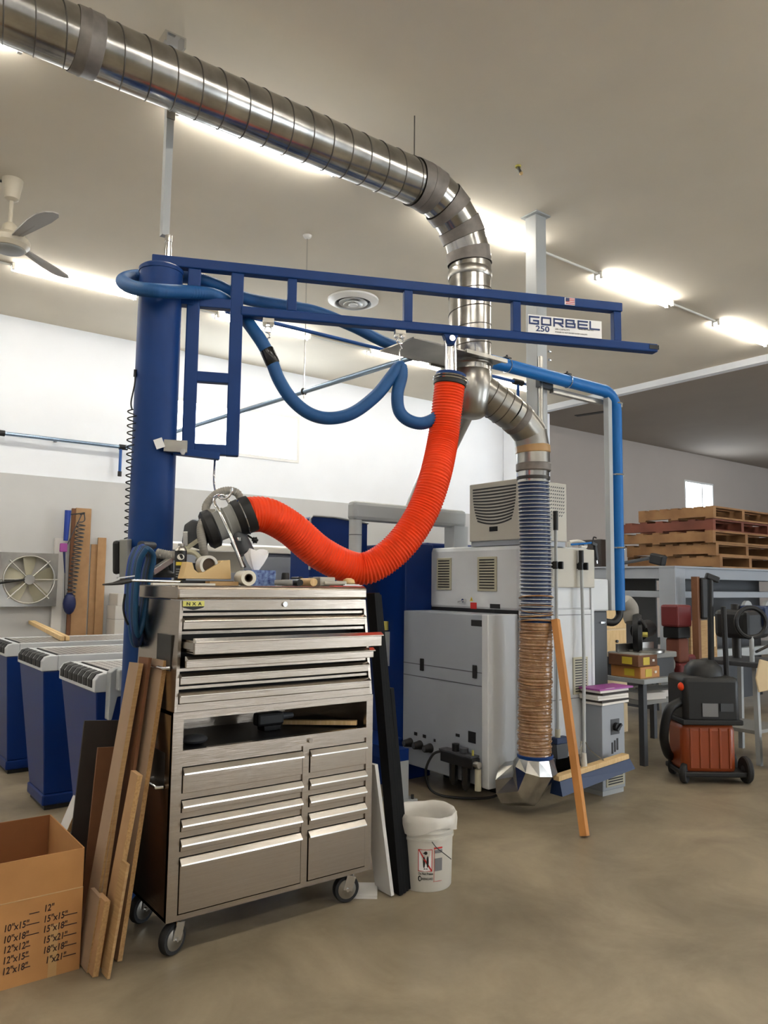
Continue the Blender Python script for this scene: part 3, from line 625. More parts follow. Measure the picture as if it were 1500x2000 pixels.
# gripper head
ge = oc[-1]; gd = (oc[-1] - oc[-2]).normalized()
gd = ((q(430, 1026, 3.68) - ge)).normalized()
mk('black_cuff', MB().lathe(ge, [(.09, -.03), (.092, -.02), (.09, .05), (.086, .055)], 36, gd), 'black', t, smooth=True); mk('cuff_clamp', MB().ring(ge + gd * .018, gd, .0925, .004, 36, 6), 'chrome', t)
hs = mk('gripper_housing', MB().lathe(ge, [(.08, .05), (.082, .06), (.074, .07), (.072, .15), (.078, .16)], 32, gd), 'grey_plastic', t, smooth=True)
mk('housing_rib', MB().ring(ge + gd * .1, gd, .074, .005, 32, 6), 'grey_plastic', hs)
mk('base_ring', MB().lathe(ge, [(.078, .155), (.094, .165), (.096, .2), (.08, .215), (.03, .22)], 32, gd), 'black', t, smooth=True)
bx = q(385, 1043, 3.66); bu = (R * .9 - U * .25).normalized(); bv = (U * .95 + R * .25).normalized()
mk('motor_box', MB().prism([(-.05, -.06), (.05, -.065), (.06, .03), (.02, .065), (-.03, .065), (-.06, .03)], bx - F * .05, bu, bv, F, .1), 'dark_grey', t, bevel=.008); mk('side_guard', MB().obox(q(366, 1052, 3.63), R, U, F, .012, .035, .04), 'aluminium', t, bevel=.004)
def ghose(nm, pts, r, par=t):
    hp_ = resample(spline(pts, 8), .0035); mk(nm, MB().tube(hp_, r, 12, rf=lambda i, N: r * (1.06 if i % 3 else .94)), 'hose_grey', par, smooth=True, angle=80)
ghose('suction_hose', [q(412, 1012, 3.66), q(398, 1016, 3.62), q(392, 1035, 3.6), q(396, 1065, 3.58), q(398, 1083, 3.6), q(388, 1098, 3.64)], .019)
ghose('suction_hose', [q(420, 1002, 3.68), q(404, 1000, 3.68), q(404, 985, 3.7), q(422, 965, 3.72), q(445, 958, 3.74), q(463, 963, 3.76), q(468, 976, 3.76), q(455, 990, 3.75)], .019)
ghose('suction_hose', [q(306, 1080, 3.62), q(325, 1084, 3.62), q(345, 1086, 3.64)], .022)
# chrome loop handle and hook rod
mk('loop_handle', MB().tube(spline([q(474, 1108, 3.55), q(452, 1050, 3.57), q(430, 1002, 3.6), q(420, 985, 3.63), q(419, 973, 3.66), q(428, 967, 3.7), q(440, 970, 3.72), q(455, 995, 3.72), q(462, 1010, 3.72)], 8), .0085, 12), 'chrome', t, smooth=True)
mk('handle_rod', MB().cyl(q(479, 1108, 3.56), q(452, 1060, 3.6), .006, n=10), 'steel_dark', t)
vc = mk('valve_cylinder', MB().cyl(q(462, 1040, 3.7), q(482, 1080, 3.68), .04, n=24), 'dark_grey', t, smooth=True); mk('valve_nut', MB().obox(q(467, 1053, 3.63), R, U, F, .01, .008, .008), 'chrome', vc)
kb = mk('star_knob', MB().sphere(q(498, 1055, 3.66), .013, 12), 'black', t, smooth=True)
m = MB()
for k in range(6): a = k * math.pi / 3; m.sphere(q(498, 1055, 3.655) + R * .011 * math.cos(a) + U * .011 * math.sin(a), .006, 8)
mk('knob_lobe', m, 'black', kb, smooth=True)
mk('knob_stem', MB().cyl(q(498, 1055, 3.66), q(484, 1046, 3.72), .005, n=8), 'steel_dark', kb)
# arms and profile beam of the suction frame standing behind the lid
mk('frame_plate', MB().obox(q(440, 1098, 3.78), R, U, F, .09, .052, .006), 'beige_machine', t)
mk('frame_arm', MB().bar(q(360, 1074, 3.6), q(392, 1052, 3.62), .02, .02), 'grille', t)
mk('frame_arm', MB().tube(spline([q(355, 1078, 3.6), q(380, 1080, 3.58), q(398, 1100, 3.56)], 6), .012, 8), 'grille', t, smooth=True)
pb = mk('profile_beam', MB().bar(q(296, 1118, 3.5), q(333, 1094, 3.62), .028, .028), 'aluminium', t, bevel=.003); mk('beam_groove', MB().bar(q(296, 1116.5, 3.486), q(333, 1092.5, 3.606), .006, .004, U), 'black', pb)
mk('suction_pad', MB().lathe(q(318, 1128, 3.64), [(.06, .0), (.055, .02), (.03, .035), (.02, .07)], 24), 'rubber', t, smooth=True)
mk('suction_pad', MB().lathe(q(378, 1128, 3.68), [(.06, .0), (.055, .02), (.03, .035), (.02, .07)], 24), 'rubber', t, smooth=True)
mk('dark_clamp', MB().obox(q(322, 1104, 3.68), R, U, F, .035, .04, .03), 'black', t, bevel=.006)
# hook rod hanging from the mast
hk = bpt(bs(420, 893)[0], zmb - .01)
t = thing('hanging_hook', 'long steel hook hanging from the boom mast holding the gripper', 'hook', q(436, 980, 3.7))
mk('rod', MB().tube(spline([hk, q(418, 930, 3.85), q(419, 950, 3.78), q(424, 966, 3.72), q(432, 974, 3.66), q(444, 972, 3.64), q(452, 962, 3.64), q(453, 953, 3.64)], 8), .006, 10), 'chrome', t, smooth=True)

# ================================================================== THINGS ON THE COLUMN
ctop = q(262, 735, 3.93); cbot = q(251, 1062, 3.93)
t = thing('coiled_cable', 'black spiral cable hanging down the left side of the blue column', 'cable', cbot)
mk('coil', MB().helix(q(258, 800, 3.9), cbot, .021, .0034, 19, 16, 6), 'black', t, smooth=True)
mk('lead', MB().tube(spline([q(264, 728, 3.93), q(263, 750, 3.9), q(256, 785, 3.9), q(258, 800, 3.88)], 6), .004, 6), 'black', t)
mk('plug', MB().cyl(q(265, 722, 3.94), q(264, 736, 3.94), .009, n=10), 'black', t)
ca = q(236, 1088, 3.82)
t = thing('control_screen', 'black-backed control screen on the left of the blue column', 'screen', q(240, 1118, 3.86))
mk('screen_back', MB().obox(q(232, 1088, 3.82), F, U, R, .05, .084, .018), 'black', t, bevel=.015); mk('screen_housing', MB().obox(q(247, 1092, 3.82), F, U, R, .05, .1, .02), 'grey_plastic', t, bevel=.006); mk('mount', MB().bar(q(250, 1085, 3.84), V(JC.x - .08, JC.y - .05, q(250, 1085, 3.84).z), .04, .05), 'dark_grey', t)
# blue air-hose coil on a hook
t = thing('coiled_air_hose', 'thick hank of blue air hose hanging in front of the column', 'hose', q(270, 1260, 3.45))
hook = q(283, 1068, 3.6)
mk('hanger_peg', MB().cyl(hook + F * .13, hook - F * .06 + V(0, 0, .012), .018, n=12), 'dark_grey', t, smooth=True)
for k in range(8):
    mt_ = ['hose_royal', 'hose_teal', 'hose_navy', 'hose_teal'][k % 4]; a = (k - 3.5) / 3.5; zl = 1248 + 12 * math.cos(k * 2.1) - (30 if k < 2 else 0)
    dx = a * 9; dl = 3.5 - .012 * k
    L = [q(276 + a * 11, 1066 + abs(a) * 5, dl), q(264 + dx, 1095, dl), q(258 + dx, 1140, dl), q(256 + dx * .9, 1190, dl), q(258 + dx * .8, zl - 20, dl), q(266 + dx * .4, zl, dl + .02), q(275 + dx * .4, zl - 25, dl + .05), q(280 + dx * .6, 1180, dl + .06), q(288 + dx * .7, 1120, dl + .06), q(294 + dx * .6, 1085, dl + .05)]
    mk('hose_loop', MB().tube(spline(L + [L[0]], 6), .0125, 10), mt_, t, smooth=True)
mk('hose_end', MB().tube(spline([q(244, 1160, 3.44), q(241, 1185, 3.43), q(244, 1205, 3.43), q(250, 1220, 3.44)], 6), .005, 8), 'black', t, smooth=True)
# ================================================================== TOOL CHEST
TX0, TX1, TY0, TY1 = 1.222, 2.226, 3.03, 3.5
def xl(z): return 1.226 + max(0, z - .965) / .46 * .017
def xrr(z): return 2.224 - max(0, z - .965) / .46 * .034
def yf(z): return 3.03 + max(0, z - .965) / .46 * .02
t = thing('rolling_tool_cabinet', 'stainless steel rolling tool cabinet with top chest and many drawers', 'tool cabinet', ((TX0 + TX1) / 2, (TY0 + TY1) / 2, 0))
lo = mk('lower_carcass', MB().box(TX0, TX0 + .012, TY0, TY1, .147, .965).box(TX1 - .012, TX1, TY0, TY1, .147, .965).box(TX0, TX1, TY1 - .01, TY1, .147, .965).box(TX0, TX1, TY0, TY1, .147, .16).box(TX0, TX1, TY0, TY1, .952, .965), 'stainless', t)
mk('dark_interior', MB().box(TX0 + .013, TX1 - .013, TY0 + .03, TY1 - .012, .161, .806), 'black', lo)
fr = MB()
fr.box(TX0, TX0 + .045, TY0 - .004, TY0 + .02, .147, .965).box(TX1 - .037, TX1, TY0 - .004, TY0 + .02, .147, .965)
fr.box(TX0 + .045, TX1 - .037, TY0 - .004, TY0 + .02, .147, .168).box(TX0 + .045, TX1 - .037, TY0 - .004, TY0 + .02, .765, .812).box(TX0 + .045, TX1 - .037, TY0 - .004, TY0 + .02, .936, .965)
fr.box(1.838, 1.87, TY0 - .004, TY0 + .02, .168, .765)
mk('front_frame', fr, 'stainless', lo)
for za_, zb_ in zip((.168, .386, .461, .537, .612, .742), (.173, .413, .49, .565, .642, .765)):
    for xa_, xb_ in ((TX0 + .045, 1.838), (1.87, TX1 - .037)): mk('drawer_rail', MB().box(xa_, xb_, TY0 + .004, TY0 + .02, za_ + .003, zb_ - .002), 'stainless', lo)
lk = mk('lock', MB().cyl((1.872, TY0 - .004, .787), (1.872, TY0 - .016, .787), .011, n=16), 'chrome', t, smooth=True)
def drawer(x0, x1, z0, z1, y, nm='drawer', ph=.024, mt='stainless', body=0.):
    d = mk(nm, MB().box(x0, x1, y - .006, y + .01, z0, z1 - ph), mt, t, bevel=.0025)
    mk('drawer_pull', MB().prism([(-.001, 0), (-.02, -ph * .75), (-.021, -ph), (-.004, -ph - .004), (.01, -ph - .004), (.01, 0)], (x0, y, z1), Y1, Z1, X1, x1 - x0), 'stainless_bright', d)
    if body: mk('drawer_tray', MB().box(x0 + .01, x1 - .01, y + .01, y + body, z0 + .004, z0 + .008).box(x0 + .01, x0 + .014, y + .01, y + body, z0, z1 - .012).box(x1 - .014, x1 - .01, y + .01, y + body, z0, z1 - .012), mt, d)
    return d
rows = [(.642, .742), (.565, .612), (.49, .537), (.413, .461), (.173, .386)]
for z0, z1 in rows:
    drawer(TX0 + .048, 1.834, z0, z1, TY0 - .004); drawer(1.874, TX1 - .04, z0, z1, TY0 - .004)
# top chest
P8 = [(xl(.965), yf(.965)), (xl(1.42), yf(1.42))]
ch = MB()
def slab(xa, xb, mm):                       # slanted side wall of the chest
    mm.add([V(xa(.966), yf(.966), .966), V(xb(.966), yf(.966), .966), V(xb(.966), TY1, .966), V(xa(.966), TY1, .966), V(xa(1.42), yf(1.42), 1.42), V(xb(1.42), yf(1.42), 1.42), V(xb(1.42), TY1, 1.42), V(xa(1.42), TY1, 1.42)], [(0, 3, 2, 1), (4, 5, 6, 7), (0, 1, 5, 4), (1, 2, 6, 5), (2, 3, 7, 6), (3, 0, 4, 7)])
slab(lambda z: xl(z), lambda z: xl(z) + .014, ch); slab(lambda z: xrr(z) - .014, lambda z: xrr(z), ch)
ch.box(TX0 + .02, TX1 - .03, TY1 - .01, TY1, .967, 1.41).box(TX0 + .01, TX1 - .01, TY0 + .012, TY1, .966, .975)
cho = mk('chest_shell', ch, 'stainless', t)
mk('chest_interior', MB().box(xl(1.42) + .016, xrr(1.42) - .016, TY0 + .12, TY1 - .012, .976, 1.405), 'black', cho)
mk('chest_base_rail', MB().box(xl(.97) + .012, xrr(.97) - .012, TY0 + .0, TY0 + .02, .966, .998), 'stainless', cho)
z0, z1 = 1.378, 1.421; bn = mk('name_panel', MB().box(xl(1.4) + .01, xrr(1.4) - .01, yf(1.4) - .003, yf(1.4) + .02, z0, z1), 'stainless', t)
mk('chest_lock', MB().cyl((1.735, yf(1.4) - .003, 1.402), (1.735, yf(1.4) - .012, 1.402), .012, n=16), 'chrome', bn, smooth=True)
lid = mk('lid', MB().prism([(0, .005), (0, .048), (.012, .06), (.47, .06), (.47, -.0), (.012, 0)], (1.225, TY0, 1.4235), Y1, Z1, X1, 2.185 - 1.225), 'stainless', t, bevel=.006, smooth=True)
# badge
bx0 = PY(360, 1180, 3.03).x; zb_ = 1.396; bw = .094
bg = mk('maker_badge', MB().prism([(0, 0), (bw, 0), (bw, .022), (0, .022)], (bx0, yf(1.4) - .003, zb_), X1, Z1, -Y1, .004), 'badge', t)
mk('badge_wing', MB().prism([(0, 0), (bw, 0), (bw * .95, -.006), (bw * .5, -.016), (bw * .05, -.006)], (bx0, yf(1.4) - .003, zb_), X1, Z1, -Y1, .004), 'black', bg)
for k, cch in enumerate('NXA'): text('badge_letter', cch, .019, 'black', bg, (bx0 + .014 + k * .026, yf(1.4) - .0075, zb_ + .004), X1, Z1, bold=True, sx=1.2)
# chest drawers and the slim slide rails showing between them
def cd_(z0, z1, y, **k): return drawer(xl((z0 + z1) / 2) + .016 - k.pop('wl', 0), xrr((z0 + z1) / 2) - .016 + k.pop('wr', 0), z0, z1, y, mt='stainless', ph=.016, **k)
cd_(1.3, 1.35, yf(1.32)); cd_(1.207, 1.272, 2.915, body=.3); cd_(1.147, 1.195, 2.985, body=.3); cd_(1.076, 1.122, yf(1.1)); cd_(1.0, 1.046, yf(1.02) - .002)
for z in (1.362, 1.286, 1.135, 1.062): mk('slide_rail', MB().box(xl(z) + .016, xrr(z) - .016, yf(z) + .008, yf(z) + .02, z - .006, z + .006), 'stainless', cho)
for xx in (xl(1.24) + .02, xrr(1.24) - .03): mk('slide_arm', MB().box(xx, xx + .01, 2.93, 3.2, 1.225, 1.25), 'galv_dull', cho)
# side handles
for zz, hh in ((1.2, .1), (.72, .1)):
    x_ = xl(zz) - .002
    hd = mk('side_handle', MB().box(x_ - .003, x_ + .006, 3.1, 3.26, zz - hh * .75, zz + hh * .75), 'steel_dark', t)
    mk('handle_grip', MB().tube([(x_ - .004, 3.1, zz - hh * .6), (x_ - .03, 3.11, zz - hh * .62), (x_ - .03, 3.25, zz - hh * .62), (x_ - .004, 3.26, zz - hh * .6)], .007, 8), 'chrome', hd, smooth=True)
# casters
def caster(x, y, ax):
    ax = Vector(ax).normalized(); fw = ax.cross(Z1)
    k = mk('caster_fork', MB().lathe((x, y, .118), [(.035, .029), (.03, .018), (.02, .0)], 16).bar(V(x, y, .125) + ax * .026, V(x, y, .06) + ax * .026 + fw * .02, .004, .045, fw).bar(V(x, y, .125) - ax * .026, V(x, y, .06) - ax * .026 + fw * .02, .004, .045, fw), 'chrome', t)
    c = V(x, y, .0635) + fw * .02
    w = mk('caster_wheel', MB().lathe(c, [(.046, -.018), (.058, -.018), (.063, -.01), (.063, .01), (.058, .018), (.046, .018)], 32, ax), 'rubber', k, smooth=True)
    mk('wheel_hub', MB().lathe(c, [(.012, -.026), (.02, -.022), (.044, -.0195), (.046, -.014), (.046, .014), (.044, .0195), (.02, .022), (.012, .026)], 32, ax), 'galv_dull', k, smooth=True)
    mk('axle_bolt', MB().cyl(c - ax * .034, c + ax * .034, .008, n=10), 'chrome', k)
AXL = R * .86 - _Fh * .5; AXL.z = 0; AXR = R * .4 - _Fh * .92; AXR.z = 0
caster(1.29, 3.085, AXL); caster(2.15, 3.09, AXR); caster(1.29, 3.44, AXL); caster(2.16, 3.44, AXR)

# ---------------------------------------------------------------- in the open bay
p = PY(690, 1404, 3.1); p2 = PY(585, 1432, 3.3)
mk('wood_offcut', MB().bar(V(p.x, 3.07, .83), V(1.9, 3.32, .822), .028, .02), 'wood_light', label='pale wood strip lying in the open bay of the tool cabinet', cat='wood strip')
t = thing('cordless_drill', 'dark power tool lying in the open bay of the tool cabinet', 'power tool', (1.78, 3.25, .807))
mk('body', MB().obox(V(1.78, 3.25, .86), X1, Y1, Z1, .07, .03, .03), 'black', t, bevel=.012); mk('battery', MB().box(1.74, 1.83, 3.215, 3.285, .807, .835), 'black_gloss', t, bevel=.004); mk('chuck', MB().cyl((1.85, 3.25, .865), (1.91, 3.25, .865), .018, .012), 'dark_grey', t, smooth=True)
mk('crumpled_rag', MB().sphere((1.37, 3.16, .826), .06, 14, .35), 'dark_grey', smooth=True, label='grey crumpled cloth at the left of the open bay', cat='cloth')

# ================================================================== ON THE LID
LZ = 1.484
def lx(px, y): return PY(px, 1141, y).x
def pxw(px0, px1, y): return lx(px1, y) - lx(px0, y)
# spray can
c = V(lx(351, 3.22), 3.22, LZ); r = .026
t = thing('spray_can', 'black aerosol can with oval label on the left of the lid', 'can', c)
mk('can_body', MB().lathe(c, [(r, 0), (r, .15)], 24), 'black', t, smooth=True); mk('can_shoulder', MB().lathe(c, [(r, .15), (r - .004, .162), (.014, .17), (.013, .182)], 24), 'galv_dull', t, smooth=True); mk('base_rim', MB().lathe(c, [(r + .001, 0), (r + .001, .012)], 24), 'chrome', t, smooth=True)
vd = (CAM - c); vd.z = 0; vd.normalize(); vr = Z1.cross(vd).normalized()
def canarc(z0, z1, a0, a1, mt_, nm, rr=r + .0006):
    m = MB(); N = 8; vs = []
    for z in (z0, z1): vs += [c + vd * (rr * math.cos(a0 + (a1 - a0) * i / N)) + vr * (rr * math.sin(a0 + (a1 - a0) * i / N)) + V(0, 0, z) for i in range(N + 1)]
    m.add(vs, [(i, i + 1, N + 2 + i, N + 1 + i) for i in range(N)]); return mk(nm, m, mt_, t, smooth=True)
canarc(.085, .1, -.8, .7, 'yellow', 'label_band')
for k in range(4): canarc(.066 - k * .011, .071 - k * .011, -.75, .55 - .2 * (k % 2), 'letter_grey', 'label_text_line')
m = MB(); vs = [c + vd * (r + .001) * math.cos(.75 * math.cos(a) * .8) + vr * ((r + .001) * math.sin(.75 * math.cos(a) * .8)) + V(0, 0, .122 + .013 * math.sin(a)) for a in [2 * math.pi * i / 20 for i in range(20)]]
m.add(vs, [list(range(20))]); mk('label_oval', m, 'white_plastic', t)
# tape dispenser
y = 3.14; x0 = lx(357, y); x1 = lx(456, y); w = x1 - x0; s = w / 100.
t = thing('tape_dispenser', 'tan desk tape dispenser on a dark base', 'dispenser', ((x0 + x1) / 2, y, LZ))
mk('base', MB().box(x0, x1, y, y + .075, LZ, LZ + .02), 'black', t)
prof = [(.0, .02), (.96, .02), (.93, .135), (.8, .132), (.42, .062), (.3, .055), (.22, .075), (.18, .115), (.06, .118)]
mk('body', MB().prism([(a * w, .012 + b * .75) for a, b in prof], (x0, y + .004, LZ), X1, Z1, Y1, .065), 'tan_plastic', t, bevel=.003)
rc = V(x0 + w * .52, y + .012, LZ + .088)
mk('tape_roll', MB().lathe(rc, [(.031, 0), (.043, 0), (.043, .05), (.031, .05), (.031, 0)], 32, Y1, cap=False), 'white_plastic', t, smooth=True); mk('roll_core', MB().lathe(rc, [(.031, .01), (.03, .04)], 28, Y1), 'cardboard_core', t)
mk('wood_strip', MB().box(lx(403, 3.12), lx(459, 3.12), 3.085, 3.132, LZ, LZ + .0175), 'plywood', label='short plywood strip in front of the tape dispenser', cat='wood strip')
m = MB().box(lx(330, 3.2), lx(358, 3.16), 3.19, 3.30, LZ + .001, LZ + .012); mk('wood_wedge', m, 'wood_light', label='small pale wood wedge at the left end of the lid', cat='wood strip')
mk('white_lath', MB().box(lx(292, 3.09), lx(413, 3.09), 3.05, 3.078, LZ, LZ + .008), 'white_plastic', label='flat white strip along the front edge of the lid', cat='strip')
# air gun
t = thing('air_blow_gun', 'steel air blow gun lying over the left edge of the lid', 'air gun', (1.2, 3.15, LZ))
g0 = PY(206, 1143, 3.12); g1 = PY(255, 1138, 3.15)
mk('lance', MB().cyl(V(g1.x, 3.15, LZ + .017), V(lx(362, 3.15), 3.16, LZ + .014), .006, n=12), 'chrome', t, smooth=True)
mk('handle', MB().cyl(V(g1.x, 3.15, LZ + .017), V(g1.x - .04, 3.14, LZ + .01), .009, .012, n=14).cyl(V(g1.x - .04, 3.14, LZ + .01), V(g1.x - .08, 3.13, LZ + .002), .012, .006, n=14), 'steel_dark', t, smooth=True)
mk('trigger', MB().bar(V(g1.x - .06, 3.135, LZ + .026), V(g1.x + .012, 3.15, LZ + .036), .016, .005), 'chrome', t); mk('hose_nipple', MB().cyl(V(g1.x - .08, 3.13, LZ + .002), V(g1.x - .12, 3.125, LZ - .001), .006, .003), 'steel_dark', t)
# stretch-film roll
c = V(lx(476, 3.12), 3.11, LZ + .034); ax = (R * .45 - _Fh * .9); ax.z = 0; ax.normalize()
t = thing('stretch_film_roll', 'roll of clear stretch film lying on its side', 'film roll', c - V(0, 0, .034))
mk('film', MB().lathe(c - ax * .06, [(.019, .12), (.034, .12), (.034, 0), (.019, 0)], 32, ax, cap=False), 'film_roll', t, smooth=True); mk('core', MB().lathe(c - ax * .06, [(.0185, .0), (.0185, .121), (.015, .121), (.015, 0)], 28, ax), 'cardboard_core', t, smooth=True)
# tissue box
y = 3.17; x0 = lx(494, y); x1 = lx(538, y)
t = thing('tissue_box', 'blue patterned tissue box with a white tissue pulled up', 'tissue box', ((x0 + x1) / 2, y + .05, LZ))
mk('carton', MB().box(x0 - .012, x1, y, y + .11, LZ, LZ + .072), 'tissue_box', t)
n = 20; tc = V((x0 + x1) / 2 - .022, y + .05, LZ + .072); vs = []
for k, (zz, rr) in enumerate(((0, .012), (.03, .028), (.065, .042), (.085, .045))):
    for i in range(n):
        a = 2 * math.pi * i / n; q_ = 1 + .25 * math.sin(3 * a + 1); vs.append(tc + V(rr * 1.25 * q_ * math.cos(a), rr * .5 * q_ * math.sin(a), zz + (.016 * math.sin(2 * a) if k == 3 else 0)))
m = MB(); m.add(vs, [(k * n + i, k * n + (i + 1) % n, (k + 1) * n + (i + 1) % n, (k + 1) * n + i) for k in range(3) for i in range(n)]); mk('tissue_sheet', m, 'tissue', t, smooth=True)
# small fittings and handles along the right
def oval_socket(px0, px1, y, lab, mt_, h=.026, rot=0.):
    a = V(lx(px0, y), y + .02, LZ + h / 2 + .001); b = V(lx(px1, y), y - .02, LZ + h / 2 + .001); d = (b - a).normalized(); u = d.cross(Z1).normalized(); n = 24; m = MB(); vs = []
    for c_, k in ((a, .8), (a.lerp(b, .4), .85), (a.lerp(b, .6), 1.), (b, 1.), (b, .72), (b - d * .03, .7)):
        vs += [c_ + u * (h * .72 * k * math.cos(2 * math.pi * i / n)) + Z1 * (h * .5 * k * math.sin(2 * math.pi * i / n)) for i in range(n)]
    m.add(vs, [(j * n + i, j * n + (i + 1) % n, (j + 1) * n + (i + 1) % n, (j + 1) * n + i) for j in range(5) for i in range(n)] + [list(range(n))[::-1]])
    tt = thing('oval_nozzle', lab, 'nozzle', (a + b) / 2 - V(0, 0, h / 2)); mk('sleeve', m, mt_, tt, smooth=True); mk('bore', MB().lathe(b - d * .028, [(h * .3, 0), (h * .3, .002)], 20, d), 'black', tt); return tt
oval_socket(540, 567, 3.12, 'grey oval plastic nozzle right of the tissue box', 'grey_plastic', .028); oval_socket(638, 671, 3.13, 'pale oval plastic nozzle near the right end of the lid', 'beige_machine', .026)
c = V(lx(557, 3.24), 3.24, LZ); t = thing('black_knob_cap', 'small black cap standing behind the grey nozzle', 'cap', c); mk('stand', MB().box(c.x - .035, c.x + .035, 3.21, 3.27, LZ, LZ + .03), 'grey_plastic', t); mk('cap', MB().lathe(c + V(0, 0, .03), [(.02, 0), (.018, .028), (.015, .033)], 20), 'black', t, smooth=True)
def rod(nm, lab, cat, pa, pb, ya, yb, r, mts):
    a = V(lx(pa, ya), ya, LZ + r); b = V(lx(pb, yb), yb, LZ + r); tt = thing(nm, lab, cat, (a + b) / 2 - V(0, 0, r)); d = (b - a)
    for i, (f0, f1, mt_, k, pn) in enumerate(mts): mk(pn, MB().cyl(a + d * f0, a + d * f1, r * k, n=20), mt_, tt, smooth=True)
rod('screwdriver', 'dark blue screwdriver handle with black end lying on the lid', 'screwdriver', 566, 586, 3.24, 3.1, .016, [(0, .65, 'navy', .95, 'grip'), (.65, 1, 'black', 1., 'end_cap')])
rod('wooden_roller', 'short round wooden roller lying on the lid', 'roller', 590, 613, 3.26, 3.12, .019, [(0, 1, 'wood_light', 1., 'roller_body')])
c = V(lx(635, 3.2), 3.2, LZ); t = thing('grey_fitting', 'blocky pale grey connector behind the pale nozzle', 'fitting', c); mk('block', MB().box(c.x - .05, c.x + .04, 3.17, 3.24, LZ, LZ + .045), 'beige_machine', t, bevel=.004)
for k in range(5): mk('rib', MB().box(c.x - .052, c.x - .046, 3.165, 3.245, LZ + .006 + k * .008, LZ + .01 + k * .008), 'grey_plastic', t)
c = V(lx(595, 3.34), 3.34, LZ); t = thing('black_clamp', 'black bar clamp lying behind the handles on the lid', 'clamp', c); mk('bar', MB().box(c.x - .1, c.x + .1, 3.33, 3.35, LZ, LZ + .02), 'black', t, bevel=.003); mk('jaw', MB().box(c.x - .06, c.x - .03, 3.3, 3.38, LZ, LZ + .045), 'black', t, bevel=.006); mk('jaw', MB().box(c.x + .04, c.x + .06, 3.3, 3.38, LZ, LZ + .045), 'black', t, bevel=.006)
c = V(lx(681, 3.22), 3.22, LZ); mk('wooden_ball', MB().lathe(c, [(.012, 0), (.026, .006), (.033, .018), (.028, .034), (.012, .042)], 20), 'wood_light', smooth=True, label='rounded pale wooden ball at the right end of the lid', cat='wood ball')
t = thing('metal_offcuts', 'thin flat metal strips stacked at the right front of the lid', 'metal strips', (lx(690, 3.08), 3.08, LZ))
for k, (a, b, mt_) in enumerate(((648, 706, 'red'), (668, 704, 'aluminium'), (672, 700, 'aluminium'))): mk('strip', MB().box(lx(a, 3.08), lx(b, 3.08), 3.06 + .006 * k, 3.1, LZ + .004 * k, LZ + .004 * k + .003), mt_, t)

# ================================================================== LEANING BOARDS LEFT OF THE CHEST
def board(nm, lab, foot, top, w, th, mt_, wd=None, edge=None, grp='boards leaning on the tool cabinet', cat='board'):
    foot = Vector(foot); top = Vector(top); d = (top - foot).normalized()
    wd = Vector(wd) if wd else (R * .8 + _Fh * .2); wd = (wd - d * wd.dot(d)).normalized(); n = wd.cross(d).normalized()
    drop = abs(wd.z) * w / 2 + abs(n.z) * th / 2
    c = foot + d * ((top - foot).length / 2); o = MB().obox(c, d, wd, n, (top - foot).length / 2, w / 2, th / 2)
    mz = min(p.z for p in o.v)
    for p in o.v: p.z += .002 - mz
    if edge is None: return mk(nm, o, mt_, label=lab, cat=cat, group=grp)
    base = V(foot.x, foot.y, 0); tt = thing(nm, lab, cat, base, grp)
    mk('face', o, mt_, tt)
    e = MB()
    sgn = 1
    cc = c + V(0, 0, .002 - mz)
    e.obox(cc + wd * (w / 2 + .0004), d, n, wd, (top - foot).length / 2, th / 2, .0006); e.obox(cc - wd * (w / 2 + .0004), d, n, wd, (top - foot).length / 2, th / 2, .0006)
    mk('cut_edge', e, edge, tt); return tt
WD = V(-.35, .94, 0)          # board faces turn toward the left side of the photo
def fl(x, y): return PZ(x, y, 0)
def up(x, y, yy): return PY(x, y, yy)
ED = V(.97, .25, 0)
def lean(lab, pb, pt, w, th, mt_, edge=None, sl=.125):
    # pb, pt: photo pixels of the near edge's foot (on the floor) and top; the board leans toward the cabinet side
    f0 = PZ(pb[0], pb[1], 0); tp = PX(pt[0], pt[1], f0.x + .1)
    for _ in range(6): tp = PX(pt[0], pt[1], f0.x + sl * tp.z)
    wd = V(.06, -1, 0); c = V(0, w / 2, 0)
    return board('leaning_board', lab, f0 + c, tp + c, w, th, mt_, wd, edge)
lean('long chipboard-edged board leaning highest against the cabinet side', (232, 1880), (322, 1292), .12, .019, 'mdf_face', 'chipboard')
lean('tall brown board between the two longest leaning boards', (208, 1880), (292, 1288), .1, .014, 'wood_brown', 'wood_brown')
lean('tall pale board nearest the blue tables among the leaning boards', (170, 1888), (274, 1299), .1, .02, 'mdf_face', 'plywood', .16)
lean('mid-height pale board with plywood edge in front of the brown board', (181, 1890), (240, 1491), .09, .016, 'mdf_face', 'plywood', .14)
lean('chipboard strip with its top just under halfway up the leaning boards', (202, 1893), (273, 1516), .07, .02, 'mdf', 'chipboard')
lean('thin plywood strip foremost on the right of the leaning boards', (211, 1914), (250, 1690), .06, .011, 'plywood', 'plywood')
lean('short thick offcut foremost in the middle of the leaning boards', (185, 1910), (209, 1762), .085, .022, 'mdf', 'chipboard', .11)
lean('short plywood offcut foremost on the left of the leaning boards', (172, 1902), (197, 1755), .1, .016, 'mdf_face', 'plywood', .11)
for k in range(4):
    a_ = PY(160, 1567, 3.73); b_ = PY(127, 1645, 3.73); f0 = a_ + (b_ - a_) * (a_.z / (a_.z - b_.z)); o_ = V(.0235 * k, .06, 0)
    board('white_offcut', ['outermost', 'second', 'third', 'innermost'][k] + ' of four white-faced offcuts fanned behind the cardboard box', V(f0.x, f0.y, 0) + o_, a_ + o_ + V(0, 0, .004 * k), .11, .018, 'white_board', Y1, 'chipboard', 'white offcuts behind the box', 'offcut')
